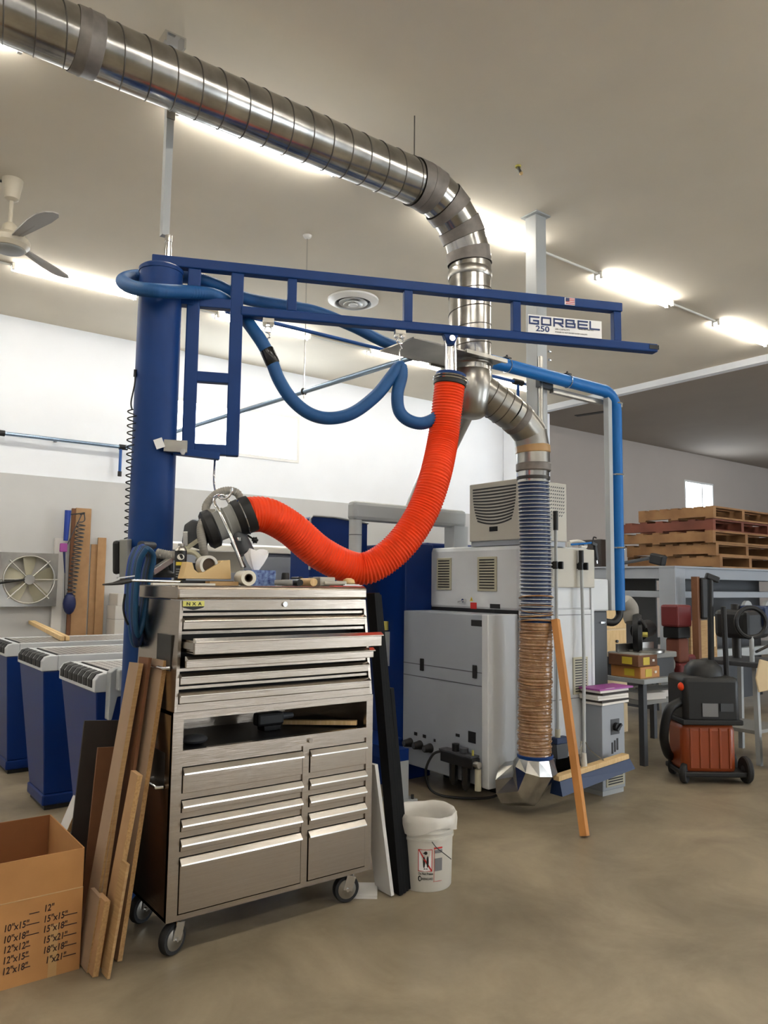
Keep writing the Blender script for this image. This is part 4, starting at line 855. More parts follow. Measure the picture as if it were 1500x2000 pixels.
board('dark_board', 'dark brown panel leaning behind the wood boards', V(PY(210, 1412, 3.64).x - .07, 3.58, 0), PY(212, 1412, 3.64), .22, .012, 'dark_board', V(1, 0, 0), None, None, 'panel')
board('brown_board', 'small reddish brown panel between dark panel and leaning boards', V(PY(208, 1462, 3.5).x - .06, 3.44, 0), PY(210, 1462, 3.5), .09, .01, 'wood_brown', V(1, .1, 0), None, None, 'panel')

# ================================================================== CARDBOARD BOX
bx1, by0 = .94, 3.175; bx0_ = .47; by1 = by0 + .53; bh = .452; zc = PY(150, 1735, by0).z
t = thing('cardboard_box', 'open brown cardboard box printed with size markings', 'box', ((bx0_ + bx1) / 2, (by0 + by1) / 2, 0))
T_ = .005
mk('front_panel', MB().box(bx0_, bx1, by0, by0 + T_, 0, zc), 'cardboard', t); mk('front_flap', MB().box(bx0_ + .002, bx1 - .002, by0 + .002, by0 + .002 + T_, zc, bh), 'cardboard', t); mk('crease', MB().cyl((bx0_, by0 + .002, zc), (bx1, by0 + .002, zc), .0028, n=6), 'tape_brown', t)
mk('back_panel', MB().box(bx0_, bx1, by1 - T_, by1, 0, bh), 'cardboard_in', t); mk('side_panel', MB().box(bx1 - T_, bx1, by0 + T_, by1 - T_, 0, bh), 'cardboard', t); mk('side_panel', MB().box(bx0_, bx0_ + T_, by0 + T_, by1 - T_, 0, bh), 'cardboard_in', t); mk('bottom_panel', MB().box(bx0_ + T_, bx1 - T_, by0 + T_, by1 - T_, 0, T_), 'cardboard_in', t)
mk('packing_tape', MB().box(PY(98, 1800, by0).x, PY(104, 1800, by0).x + .02, by0 - .0006, by0, 0, .19), 'tape_brown', t)
def ink(body, px, py, dash=None):
    p = PY(px, py, by0); text('printed_size', body, .0345, 'ink', t, (p.x, by0 - .001, p.z - .006), X1, Z1, .0002, bold=True, sx=.78, shear=.12)
    if dash:
        a = PY(dash[0], dash[1], by0); b = PY(dash[2], dash[3], by0); mk('printed_line', MB().bar(V(a.x, by0 - .001, (a.z + b.z) / 2), V(b.x, by0 - .001, (a.z + b.z) / 2), .0004, .0035), 'ink', t)
QQ = "''"
for body, px, py, dash in (('10' + QQ + 'x15' + QQ, 6, 1818, (51, 1807, 77, 1801)), ('10' + QQ + 'x18' + QQ, 5, 1840, (50, 1827, 76, 1822)), ('12' + QQ + 'x12' + QQ, 5, 1860, (49, 1849, 59, 1847)), ('12' + QQ + 'x15' + QQ, 4, 1881, (48, 1869, 57, 1867)), ('12' + QQ + 'x18' + QQ, 3, 1902, (47, 1890, 59, 1887)), ('12' + QQ, 85, 1778, (57, 1786, 77, 1780)), ('15' + QQ + 'x15' + QQ, 84, 1799, (126, 1788, 151, 1782)), ('15' + QQ + 'x18' + QQ, 83, 1819, (125, 1808, 150, 1802)), ('15' + QQ + 'x21' + QQ, 83, 1840, (124, 1828, 149, 1822)), ('18' + QQ + 'x18' + QQ, 83, 1860, (123, 1848, 149, 1842)), ('1' + QQ + 'x21' + QQ, 88, 1879, (123, 1868, 148, 1862))): ink(body, px, py, dash)

# ================================================================== PANELS RIGHT OF THE CHEST
for k in range(4):
    f = V(2.385 + .025 * k, 2.99 + .01 * k, 0); zt_ = [1.45, 1.45, 1.44, .97][k]
    top = V(2.255 + .02 * k + (.075 if k == 3 else 0), 3.05 + .012 * k, zt_); d = (top - f).normalized(); yd = V(.1, 1, 0); yd = (yd - d * yd.dot(d)).normalized(); n = d.cross(yd).normalized()
    L = (top - f).length; mmm = MB().obox(f + d * L / 2 + yd * .04, d, yd, n, L / 2, .04, .011); mz = min(p.z for p in mmm.v)
    for p in mmm.v: p.z += .001 - mz
    mk('black_board', mmm, 'panel_black', bevel=.002, label=['tall black panel leaning against the right side of the tool cabinet', 'second tall black panel from the tool cabinet', 'outer tall black panel nearest the bucket', 'shorter black panel on the outside of the leaning stack'][k], cat='panel', group='black panels leaning by the cabinet')
f = V(2.34, 3.0, 0); top = V(2.262, 3.04, .615); d = (top - f).normalized(); yd = V(.05, 1, 0); yd = (yd - d * yd.dot(d)).normalized(); n = d.cross(yd).normalized(); L = (top - f).length
t = thing('white_laminate_board', 'white laminate panel leaning on the black panels by the cabinet', 'panel', f)
o = MB().obox(f + d * L / 2 + yd * .07, d, yd, n, L / 2, .07, .009); mz = min(p.z for p in o.v)
for p in o.v: p.z += .001 - mz
mk('face', o, 'white_board', t, bevel=.001)
for k in (.06, .94): mk('screw_hole', MB().cyl(f + d * L * k - yd * .0005 + V(0, 0, .0), f + d * L * k + yd * .002, .004, n=10), 'dark_grey', t)
mk('white_offcut', MB().obox(V(2.27, 3.13, .009), V(.8, -.6, 0), V(.6, .8, 0), Z1, .06, .08, .008), 'white_board', label='white board scrap on the floor behind the right caster', cat='offcut')

# ================================================================== BUCKET
bc = PZ(832, 1752, 0); bc = V(bc.x + .115, bc.y + .145, 0); rb, rt = .133, .147; H = .352
t = thing('plastic_bucket', 'white plastic pail with a plastic liner and warning pictogram', 'bucket', bc)
mk('pail', MB().lathe(bc, [(rb - .004, 0), (rb, .006), (rb + .006, H * .68), (rb + .012, H * .685), (rb + .012, H * .72), (rb + .008, H * .725), (rb + .009, H * .78), (rt + .004, H * .785), (rt + .004, H * .82), (rt, H * .825), (rt + .001, H * .96), (rt - .004, H * .96), (rb - .005, .01)], 48, cap=False), 'white_plastic', t, smooth=True)
mk('pail_bottom', MB().lathe(bc, [(rb - .006, .004), (rb - .006, .01)], 40), 'white_plastic', t)
n = 64; vs = []
prof = [(rb - .012, .04), (rt - .012, H * .9), (rt - .006, H * 1.0), (rt + .006, H * 1.02), (rt + .014, H * .97), (rt + .013, H * .9), (rt + .009, H * .81)]
rnd = [random.uniform(-1, 1) for _ in range(n)]
for k, (rr, zz) in enumerate(prof):
    for i in range(n):
        a = 2 * math.pi * i / n; w_ = .004 * math.sin(7 * a + k) + .003 * math.sin(13 * a + 2 * k)
        zo = (.005 * math.sin(2 * a + 1.2) + .003 * math.sin(5 * a)) if 1 < k < 6 else (.018 * math.sin(3 * a + .5) if k == 6 else 0)
        q_ = rr + w_ * (1 if k > 1 else .4); q_ = max(q_, rt + .006) if k > 3 else q_
        vs.append(bc + V(q_ * math.cos(a), q_ * math.sin(a), zz + zo))
m = MB(); m.add(vs, [(k * n + i, k * n + (i + 1) % n, (k + 1) * n + (i + 1) % n, (k + 1) * n + i) for k in range(len(prof) - 1) for i in range(n)] + [list(range(n))[::-1]])
mk('plastic_liner', m, 'liner', t, smooth=True, angle=80)
vd = V(-bc.x, -bc.y, 0).normalized(); vr = Z1.cross(vd).normalized(); RB = rb + .0045
def bk(u, z, o=.0012): a = u / RB; rz_ = rb + .006 * z / (H * .68) + .0004 + o; return bc + vd * (rz_ * math.cos(a)) + vr * (rz_ * math.sin(a)) + V(0, 0, z)
mk('handle_wire', MB().tube(spline([bk(.03, H * .7, .014), bk(.05, H * .62, .02), bk(.085, H * .53, .022), bk(.13, H * .42, .022)], 6), .0022, 6), 'steel_dark', t, smooth=True)
def bpoly(nm, pl, mt_, o=.0012, par=t):
    m = MB(); m.add([bk(u, z, o) for u, z in pl], [list(range(len(pl)))]); return mk(nm, m, mt_, par)
u0, u1, z0, z1 = -.034, .036, .1, .205
bpoly('pictogram_field', [(u0, z0), (0, z0), (u1, z0), (u1, z1), (0, z1), (u0, z1)], 'sticker_white', .0008)
w = .0035
for a, b, c_, d_ in ((u0, u1, z0, z0 + w), (u0, u1, z1 - w, z1), (u0, u0 + w, z0, z1), (u1 - w, u1, z0, z1)): bpoly('pictogram_border', [(a, c_), ((a + b) / 2, c_), (b, c_), (b, d_), ((a + b) / 2, d_), (a, d_)], 'red', .0012)
def ell(cx_, cz_, a, b, n=16): return [(cx_ + a * math.cos(2 * math.pi * i / n), cz_ + b * math.sin(2 * math.pi * i / n)) for i in range(n)]
def pg(pl): return [(.0 + (a + .002) * 1.18, .152 + (b - .15) * 1.15) for a, b in pl]
for nm, pl in (('bird_head', ell(.001, .181, .007, .007)), ('bird_beak', [(-.004, .184), (-.013, .179), (-.003, .178)]), ('bird_wing', ell(-.006, .143, .0045, .024)), ('bird_back', ell(.009, .145, .0045, .024)), ('bird_foot', [(-.009, .114), (.0, .114), (.0, .117), (-.005, .118)]), ('bird_foot', [(.002, .114), (.011, .114), (.006, .118), (.002, .117)])): bpoly(nm, pg(pl), 'black', .0014)
bpoly('pictogram_slash', [(u0, z1), (u0 + .005, z1), (.004, .154), (u1, z0 + .005), (u1, z0), (u1 - .005, z0), (-.003, .151)], 'red', .0017)
def wrap_text(nm, body, size, u, z, mt_, sx=1., bold=True):
    o = text(nm, body, size, mt_, t, (0, 0, 0), X1, Y1, 0, bold=bold, sx=sx)
    for v in o.data.vertices:
        w_ = v.co + BASE[t.name]; p = bk(u + w_.x, z + w_.y, .0013); v.co = p - BASE[t.name]
wrap_text('warning_words', 'Do Not Freeze', .0165, -.033, .084, 'black', .72)
wrap_text('maker_words', 'GREENGUARD', .015, -.021, .06, 'black', .62)
bpoly('maker_emblem', ell(-.026, .066, .0085, .014), 'black', .0012); bpoly('maker_emblem_gap', ell(-.0245, .066, .004, .0085), 'white_plastic', .0016)
bpoly('label_edge', [(.045, .05), (.047, .05), (.047, .215), (.045, .215)], 'red'); bpoly('label_edge', [(.041, .05), (.07, .05), (.09, .05), (.09, .0515), (.07, .0515), (.041, .0515)], 'red')
bpoly('label_block', [(.048, .1), (.07, .1), (.09, .1), (.09, .16), (.07, .16), (.048, .16)], 'letter_grey'); bpoly('label_block', [(.048, .185), (.07, .185), (.09, .185), (.09, .2), (.07, .2), (.048, .2)], 'letter_grey')
bpoly('label_heading', [(.044, .205), (.07, .205), (.09, .205), (.09, .213), (.07, .213), (.044, .213)], 'red')
bpoly('side_print', [(-.13, .2), (-.118, .2), (-.11, .2), (-.11, .222), (-.118, .222), (-.13, .222)], 'red')
# ================================================================== CNC MACHINE
MX0, MX1, MX2, MY0, MY1 = 3.714, 4.0, 4.80, 3.735, 4.66
RY = 3.70                                      # right-hand face of the housing
t = thing('cnc_machine', 'large grey and cream CNC machine housing with blue body', 'machine', (4.1, 4.2, 0))
zb1 = .145; zt1 = 1.296
lc = mk('lower_cabinet', MB().box(MX0, MX1, MY0, MY1, zb1, zt1), 'grey_machine2', t, bevel=.008)
mk('corner_post', MB().box(MX0 - .006, MX1 + .002, MY0 - .004, MY0 + .06, zb1 - .004, zt1 + .002), 'grey_machine', lc, bevel=.006)
def fpx(px_, py_): return PX(px_, py_, MX0)
zs = [fpx(789, 1293).z, fpx(788, 1316).z]
for z_ in zs: mk('panel_joint', MB().box(MX0 - .002, MX0 + .002, MY0 + .06, MY1, z_ - .0025, z_ + .0025), 'dark_grey', lc)
for px_, py_ in ((825, 1298), (928, 1312)):
    p = fpx(px_, py_); h_ = mk('hinge', MB().box(MX0 - .01, MX0, p.y - .02, p.y + .02, p.z - .045, p.z + .045), 'black', lc, bevel=.004)
    for a in (-.012, .012):
        for b in (-.03, .03): mk('hinge_screw', MB().cyl((MX0 - .012, p.y + a, p.z + b), (MX0 - .008, p.y + a, p.z + b), .004, n=8), 'steel_dark', h_)
p = fpx(931, 1217); mk('grip_recess', MB().box(MX0 - .003, MX0 + .004, p.y - .055, p.y + .055, p.z - .022, p.z + .022), 'black', lc, bevel=.004)
for px_, py_, a, b in ((812, 1433, .018, .012), (829, 1438, .018, .012), (849, 1446, .01, .01), (894, 1436, .02, .01), (922, 1440, .037, .038)):
    p = fpx(px_, py_); mk('label_plate', MB().box(MX0 - .002, MX0, p.y - a, p.y + a, p.z - b, p.z + b), 'black', lc)
for px_, py_ in ((802, 1450), (821, 1455), (841, 1461)):
    p = fpx(px_, py_); kn = mk('control_knob', MB().lathe(p, [(.034, 0), (.034, -.012), (.03, -.02), (.026, -.06), (.022, -.066)], 24, X1), 'black', lc, smooth=True); mk('knob_face', MB().lathe(p + V(-.066, 0, 0), [(.018, 0), (.018, -.002)], 20, X1), 'dark_grey', kn)
# air preparation unit
a = fpx(875, 1472); b = fpx(938, 1492); zc_ = (a.z + b.z) / 2; y0_, y1_ = b.y, a.y
ar = mk('air_regulator', MB().box(MX0 - .075, MX0 - .002, y0_, y1_, zc_ - .035, zc_ + .035), 'black', t, bevel=.006)
mk('regulator_rail', MB().box(MX0 - .078, MX0 - .0, y0_ + .01, y1_ + .01, zc_ + .037, zc_ + .05), 'dark_grey', ar)
for f_, l_ in ((.68, .14), (.3, .15)): mk('filter_bowl', MB().lathe((MX0 - .04, y0_ + (y1_ - y0_) * f_, zc_ - .035), [(.03, 0), (.03, -l_ * .8), (.02, -l_), (.006, -l_ - .015)], 20), 'black_gloss', ar, smooth=True)
mk('regulator_dial', MB().cyl((MX0 - .04, y0_ + (y1_ - y0_) * .62, zc_ + .05), (MX0 - .04, y0_ + (y1_ - y0_) * .62, zc_ + .1), .026, n=20), 'black', ar, smooth=True); mk('pressure_gauge', MB().cyl((MX0 - .04, y0_ + (y1_ - y0_) * .36, zc_ + .055), (MX0 - .04, y0_ + (y1_ - y0_) * .36, zc_ + .085), .03, n=20), 'dark_grey', ar, smooth=True)
mk('brass_nipple', MB().cyl((MX0 - .04, y0_ + .03, zc_ + .05), (MX0 - .04, y0_ + .03, zc_ + .085), .008), 'badge', ar); mk('outlet_fitting', MB().cyl((MX0 - .05, y0_ + .0, zc_ + .0), (MX0 - .05, y0_ - .045, zc_ + .0), .022, n=14), 'galv_dull', ar, smooth=True); mk('silencer', MB().cyl((MX0 - .04, y0_ - .02, zc_ - .03), (MX0 - .04, y0_ - .02, zc_ - .17), .022, n=16), 'grille', ar, smooth=True)
mk('air_line', MB().tube(spline([V(MX0 - .05, y1_, zc_ + .03), V(MX0 - .1, y1_ + .05, zc_), V(MX0 - .13, y1_ + .09, zc_ - .12), V(MX0 - .1, y1_ + .06, .05), V(MX0 + .0, y1_ - .05, .014), V(MX0 + .15, y1_ - .3, .05), V(MX0 + .3, y1_ - .35, .16)], 8), .009, 8), 'black', ar, smooth=True)
# upper housing: rounded front box, cream right face
zu0, zu1 = 1.303, 1.79
uh = mk('upper_housing', MB().box(MX1, MX2 - .0, RY + .008, 4.74, zu0, zu1), 'grey_machine', t, bevel=.035)
for px_, py_, hw, hh in ((868, 1121, .085, .125), (952, 1121, .1, .127)):
    p = PX(px_, py_, MX1); v_ = mk('vent_grille', MB().box(MX1 - .008, MX1 + .002, p.y - hw, p.y + hw, p.z - hh, p.z + hh), 'grille', uh, bevel=.003)
    n = 11
    for k in range(n): z_ = p.z - hh * .82 + 2 * hh * .82 * k / (n - 1); mk('vent_slot', MB().box(MX1 - .0095, MX1 - .007, p.y - hw * .78, p.y + hw * .78, z_ - .0045, z_ + .0045), 'black', v_)
p = PX(967, 1184, MX1); mk('grip_recess', MB().box(MX1 - .003, MX1 + .003, p.y - .05, p.y + .05, p.z - .016, p.z + .016), 'black', uh)
p = PX(925, 1183, MX1); lb = mk('red_label', MB().box(MX1 - .002, MX1, p.y - .033, p.y + .033, p.z - .024, p.z + .024), 'red', uh); p2 = PX(921, 1170, MX1); mk('warning_triangle', MB().prism([(-.018, -.016), (.018, -.016), (0, .017)], (MX1, p2.y, p2.z), Y1, Z1, -X1, .002), 'yellow', uh); mk('warning_bolt', MB().prism([(-.003, -.01), (.003, -.006), (.0, .008)], (MX1 - .002, p2.y, p2.z), Y1, Z1, -X1, .001), 'black', uh)
p = PX(909, 1173, MX1); lk_ = mk('key_lock', MB().cyl((MX1, p.y, p.z), (MX1 - .03, p.y, p.z), .014, n=14), 'chrome', uh, smooth=True); mk('key_handle', MB().bar((MX1 - .03, p.y - .01, p.z), (MX1 - .035, p.y + .045, p.z - .012), .01, .008), 'chrome', lk_)
mk('shadow_gap', MB().box(MX1 + .0, MX2 - .02, RY + .03, 4.7, zt1 - .03, zu0 + .02), 'black', t)
# right-hand face: cream hood above, grey doors below
zr0 = PY(1155, 1148, RY).z; zb2 = .27
hd = mk('cream_hood', MB().box(4.06, MX2 + .004, RY - .012, RY + .01, zr0, zu1 - .012), 'beige_machine', t, bevel=.006)
db = mk('door_bay', MB().box(4.005, MX2 - .005, RY, 4.68, zb2, zu0 + .02), 'grey_machine', t)
z2 = PY(1150, 1200, RY).z; z3 = PY(1150, 1360, RY).z
for z_ in (z2, z3): mk('door_joint', MB().box(4.02, MX2 - .008, RY - .0015, RY, z_ - .002, z_ + .002), 'dark_grey', db)
xj = PY(1083, 1300, RY).x; mk('door_joint', MB().box(xj - .002, xj + .002, RY - .0015, RY, zb2, zr0), 'dark_grey', db); mk('door_stile', MB().box(MX2 - .03, MX2 - .0, RY - .004, RY + .02, zb2, zr0), 'grey_machine', db)
p = PY(1133, 1319, RY); hw = .085; hh = .135; v_ = mk('vent_grille', MB().box(p.x - hw, p.x + hw, RY - .008, RY, p.z - hh, p.z + hh), 'grille', db, bevel=.003)
for k in range(13): z_ = p.z - hh * .84 + 2 * hh * .84 * k / 12; mk('vent_slot', MB().box(p.x - hw * .75, p.x + hw * .75, RY - .0095, RY - .007, z_ - .004, z_ + .004), 'black', v_)
p = PY(1151, 1387, RY); mk('door_lock', MB().cyl((p.x, RY, p.z), (p.x, RY - .01, p.z), .012, n=12), 'steel_dark', db)
mk('clear_flap', MB().box(4.62, 4.79, RY - .006, RY - .003, zb2 - .02, zb2 + .09), 'film_roll', db)
# cooling unit on top
ac = mk('cooling_unit', MB().box(4.0, 4.50, RY, 4.225, zu1 + .035, 2.26), 'beige_machine', t, bevel=.006)
mk('cooling_base', MB().box(4.01, 4.49, RY + .01, 4.215, zu1 - .002, zu1 + .036), 'grey_machine2', t)
n = 12
for k in range(n):
    z_ = 2.215 - .0215 * k; inset = .012 + .05 * (k / (n - 1.)) ** 2.2; m = MB(); N = 10; ya, yb_ = 4.2 - inset, RY + .03 + inset * .9; vs = []
    for i in range(N + 1):
        f_ = i / N; yy = ya + (yb_ - ya) * f_; dip = .03 * (k / (n - 1.)) * (1 - (2 * f_ - 1) ** 2) * 1.0; vs += [V(3.9985, yy, z_ - dip + .0065), V(3.9985, yy, z_ - dip - .0065)]
    m.add(vs, [(2 * i, 2 * i + 1, 2 * i + 3, 2 * i + 2) for i in range(N)]); mk('louvre_slot', m, 'black', ac)
p = PX(964, 1033, 4.0); mk('display_window', MB().box(3.996, 4.001, p.y - .042, p.y + .042, p.z - .018, p.z + .018), 'black_gloss', ac, bevel=.003)
m = MB()
for i in range(9):
    for k in range(10 - (i // 4)):
        x_ = 4.28 + .023 * i; z_ = 2.225 - .026 * k
        m.obox(V(x_, RY - .0008, z_), V(.8, 0, .6), V(-.6, 0, .8), Y1, .0085, .0035, .0006)
mk('perforation', m, 'dark_grey', ac, kind='stuff')
# blue body, feet, base under the tables
bb = mk('blue_body', MB().box(4.02, 4.9, 4.745, 5.3, .3, 1.84), 'cnc_blue', t, bevel=.02)
mk('blue_side', MB().box(MX0 + .02, 4.02, 4.665, 5.3, .3, 1.82), 'cnc_blue', t, bevel=.01); mk('blue_foot_block', MB().box(MX0 - .25, MX0 + .3, 4.68, 5.1, .0, .32), 'cnc_blue', t, bevel=.01)
p = fpx(757, 1250); mk('lubricator', MB().cyl((MX0 + .0, 4.9, 1.13), (MX0 - .0, 4.9, 1.2), .03, n=14), 'badge', t); mk('manifold_strip', MB().box(MX0 - .03, MX0 + .02, 4.86, 4.92, .85, 1.12), 'grey_paint', t)
f_ = PZ(790, 1566, 0)
ft = mk('levelling_foot', MB().box(3.32, 3.42, 4.22, 4.32, .02, .28), 'grey_paint', t); mk('foot_plate', MB().box(3.29, 3.47, 4.18, 4.36, 0, .02), 'grey_paint', ft)
for a in (3.31, 3.44): mk('foot_bolt', MB().cyl((a, 4.2, .02), (a, 4.2, .05), .01, n=8), 'steel_dark', ft)
mk('foot_beam', MB().box(3.3, 3.42, 4.22, 4.75, .28, .36), 'cnc_blue', t)
mk('machine_base', MB().box(4.08, 4.7, 4.0, 4.6, 0, .28), 'black', t)
# control arm and pendant
AY = 4.62; az1 = PY(683, 978, AY).z; az0 = PY(683, 1016, AY).z; ax0 = PY(684, 990, AY).x
arm = mk('control_arm', MB().box(ax0, 4.3, AY - .05, AY + .05, az0, az1 + .0), 'grey_paint', t, bevel=.03)
cp = V(ax0 + .05, AY, 0); mk('arm_post', MB().cyl(cp + V(0, 0, az0 + .005), cp + V(0, 0, 1.05), .048, n=28), 'grey_paint', arm, smooth=True); mk('post_collar', MB().ring(cp + V(0, 0, PY(700, 1045, AY).z), Z1, .0485, .003, 28, 6), 'dark_grey', arm)
mk('arm_support', MB().box(4.15, 4.3, AY - .06, AY + .06, zu1 - .02, az0 + .01), 'grey_paint', arm)
pa = PY(607, 1008, 5.0); pb = PY(717, 1105, 5.0)
t2 = thing('control_console', 'blue operator console hood behind the orange tube', 'console', ((pa.x + pb.x) / 2, 5.0, 0))
mk('console_hood', MB().prism([(0, 0), (pb.x - pa.x, 0), (pb.x - pa.x, pa.z - 1.0 - .03), (.22, pa.z - 1.0), (.02, pa.z - 1.0), (0, pa.z - 1.02)], (pa.x, 5.0, 1.0), X1, Z1, Y1, .3), 'cnc_blue', t2, bevel=.008)
mk('hood_trim', MB().tube([V(pa.x - .004, 4.998, 1.6), V(pa.x - .004, 4.998, pa.z - .02), V(pa.x + .02, 4.998, pa.z + .004), V(pa.x + .22, 4.998, pa.z + .004), V(pb.x + .004, 4.998, pa.z - .026)], .008, 8), 'grey_paint', t2, smooth=True); mk('console_stand', MB().box(pa.x + .1, pb.x - .1, 5.05, 5.25, 0, 1.0), 'dark_grey', t2, bevel=.01)
# gantry beam seen behind the tube
gz1 = PY(600, 1072, 5.9).z; gz0 = PY(600, 1125, 5.9).z
t3 = thing('cnc_gantry', 'pale grey rounded gantry beam spanning above the work tables', 'gantry', (3.6, 6.0, 0))
mk('beam', MB().prism([(0, gz0 - .1), (.32, gz0 - .1), (.32, gz1), (.1, gz1), (.03, gz1 - .03), (0, gz1 - .09)], (2.25, 5.9, 0), Y1, Z1, X1, 2.9), 'grey_machine2', t3, bevel=.02); mk('beam_cover', MB().prism([(-.02, gz1 - .055), (.34, gz1 - .055), (.34, gz1 + .02), (.1, gz1 + .02), (.0, gz1)], (2.25, 5.9, 0), Y1, Z1, X1, 2.9), 'white_plastic', t3, bevel=.01)
mk('gantry_leg', MB().box(4.75, 5.1, 5.92, 6.2, 0, gz0), 'cnc_blue', t3, bevel=.01); mk('gantry_leg', MB().box(3.75, 4.1, 5.92, 6.2, 0, gz0), 'cnc_blue', t3, bevel=.01)
dm = PY(788, 1055, 6.07); mk('spindle_dome', MB().lathe((dm.x, 6.07, gz1), [(.2, 0), (.2, .05), (.17, .14), (.1, .2), (.02, .22)], 28), 'grey_machine2', t3, smooth=True)

# ================================================================== WORK TABLES
TXE = 1.262
def table(y0, lab, npad):
    w = .72; zt_ = 1.0; t = thing('cnc_work_table', lab, 'work table', (TXE + .2, y0 + w / 2, 0), 'CNC work tables')
    mk('side_rail', MB().box(TXE + .1, 2.62, y0, y0 + .05, zt_ - .1, zt_), 'grey_machine', t, bevel=.006); mk('side_rail', MB().box(TXE + .1, 2.62, y0 + w - .05, y0 + w, zt_ - .1, zt_), 'grey_machine', t, bevel=.006)
    mk('table_plate', MB().box(TXE + .12, 2.62, y0 + .05, y0 + w - .05, zt_ - .03, zt_ - .004), 'pip_plate', t); mk('plate_edge', MB().box(TXE + .115, TXE + .125, y0 + .05, y0 + w - .05, zt_ - .03, zt_).box(TXE + .12, 2.62, y0 + .048, y0 + .054, zt_ - .02, zt_ + .001), 'black', t)
    ec = mk('end_casting', MB().prism([(0, -.1), (0, -.035), (.02, -.008), (.05, 0), (.1, 0), (.1, -.1)], (TXE, y0, zt_), X1, Z1, Y1, w), 'grey_machine', t, bevel=.006)
    pw = (w - .06) / npad
    for k in range(npad):
        ya = y0 + .03 + pw * k + pw * .12; mk('end_pad', MB().prism([(-.006, -.078), (-.006, -.036), (.014, -.006), (.055, .004), (.055, -.01), (.02, -.02), (.006, -.04), (.006, -.078)], (TXE, ya, zt_), X1, Z1, Y1, pw * .76), 'rubber', ec, bevel=.003)
    lg = MB(); yb0, yb1 = y0 + .03, y0 + w - .28; za, zb_ = .9, .1
    lg.add([V(TXE + .06, yb0, zb_), V(TXE + .26, yb0, zb_), V(TXE + .26, yb1, zb_), V(TXE + .06, yb1, zb_), V(TXE + .012, y0 + .005, za), V(TXE + .24, y0 + .005, za), V(TXE + .24, y0 + w - .01, za), V(TXE + .012, y0 + w - .01, za)], [(0, 3, 2, 1), (4, 5, 6, 7), (0, 1, 5, 4), (1, 2, 6, 5), (2, 3, 7, 6), (3, 0, 4, 7)])
    pd_ = mk('pedestal', lg, 'cnc_blue', t, bevel=.008); mk('pedestal_foot', MB().box(TXE + .05, TXE + .4, yb0 - .01, yb1 + .01, .03, .1), 'cnc_blue', pd_, bevel=.01); mk('foot_base', MB().box(TXE + .07, TXE + .38, yb0 + .01, yb1 - .01, 0, .03), 'black', pd_)
    mk('pedestal', MB().box(2.2, 2.45, y0 + .1, y0 + w - .25, 0, zt_ - .1), 'cnc_blue', t, bevel=.01)
table(4.23, 'work table with blue pedestal nearest the blue column', 7); table(5.38, 'work table with blue pedestal in the middle carrying wood strips', 6); table(6.53, 'farthest work table, cut by the left edge of the photo', 6)
# clamp bracket at the near end of the first table
cb = PY(215, 1270, 4.18); cx0 = cb.x; ce = PY(250, 1300, 4.18).x
t = thing('stop_bracket', 'grey cast stop bracket bolted to the first work table', 'bracket', (cx0 + .1, 4.18, .8))
mk('plate', MB().prism([(0, -.24), (.02, -.24), (.045, -.12), (.3, -.1), (.3, .03), (.03, .03), (0, .01)], (cx0 - .0, 4.16, 1.0), X1, Z1, Y1, .065), 'grey_paint', t, bevel=.006)
mk('block', MB().box(cx0 + .03, cx0 + .3, 4.1, 4.16, .915, 1.03), 'grey_paint', t, bevel=.01)
for k in range(3): mk('bolt', MB().cyl((cx0 + .055, 4.1, .935 + .035 * k), (cx0 + .055, 4.095, .935 + .035 * k), .007, n=8), 'black', t)
# sticks on the middle table
for k in range(2):
    a = PZ(50 + 6 * k, 1214, 1.0); b = PZ(122 + 10 * k, 1252, 1.0); zz = 1.002 + .018
    mk('wood_strip', MB().bar(V(a.x, a.y, zz), V(b.x, b.y, zz), .03, .036), 'wood_light', label=['left', 'right'][k] + ' one of the pair of pale wood strips on the middle work table', cat='wood strip', group='wood strips on the work table')

# ================================================================== BACK WALL, LEFT
BW = WY - .012
fc = PY(52, 1132, BW); fr_ = PY(98, 1132, BW).x - fc.x
t = thing('wall_exhaust_fan', 'square wall exhaust fan with metal blades at the left', 'exhaust fan', (fc.x, BW, fc.z - .3))
hb = .3; m = MB(); fcx, fcz = fc.x, fc.z
n = 40
vs = []
for rr_ in (0, 1):
    for i in range(n):
        a = 2 * math.pi * i / n; ca_, sa_ = math.cos(a), math.sin(a)
        if rr_ == 0: vs.append(V(fcx + .275 * ca_, BW - .12, fcz + .275 * sa_))
        else: k_ = hb / max(abs(ca_), abs(sa_)); vs.append(V(fcx + k_ * ca_, BW - .12, fcz + k_ * sa_))
vs += [V(p.x, BW - .003, p.z) for p in vs]
m.add(vs, [(i, (i + 1) % n, n + (i + 1) % n, n + i) for i in range(n)] + [(2 * n + i, 2 * n + (i + 1) % n, (i + 1) % n, i) for i in range(n)] + [(n + i, n + (i + 1) % n, 3 * n + (i + 1) % n, 3 * n + i) for i in range(n)])
mk('housing', m, 'galv_dull', t); mk('rear_shutter', MB().box(fcx - .3, fcx + .3, BW - .012, BW - .002, fcz - .3, fcz + .3), 'white_plastic', t)
mk('hub', MB().cyl((fcx, BW - .09, fcz), (fcx, BW - .15, fcz), .055, n=20), 'galv_dull', t, smooth=True)
for k in range(5):
    a = 2 * math.pi * k / 5 + .35; d = V(math.cos(a), 0, math.sin(a)); s = V(-math.sin(a), 0, math.cos(a)); s2 = (s + V(0, -.4, 0)).normalized()
    mk('fan_blade', MB().prism([(.05, -.03), (.13, -.07), (.26, -.1), (.275, 0), (.26, .07), (.13, .05), (.05, .03)], V(fcx, BW - .075, fcz), d, s2, d.cross(s2), .004), 'grille', t)
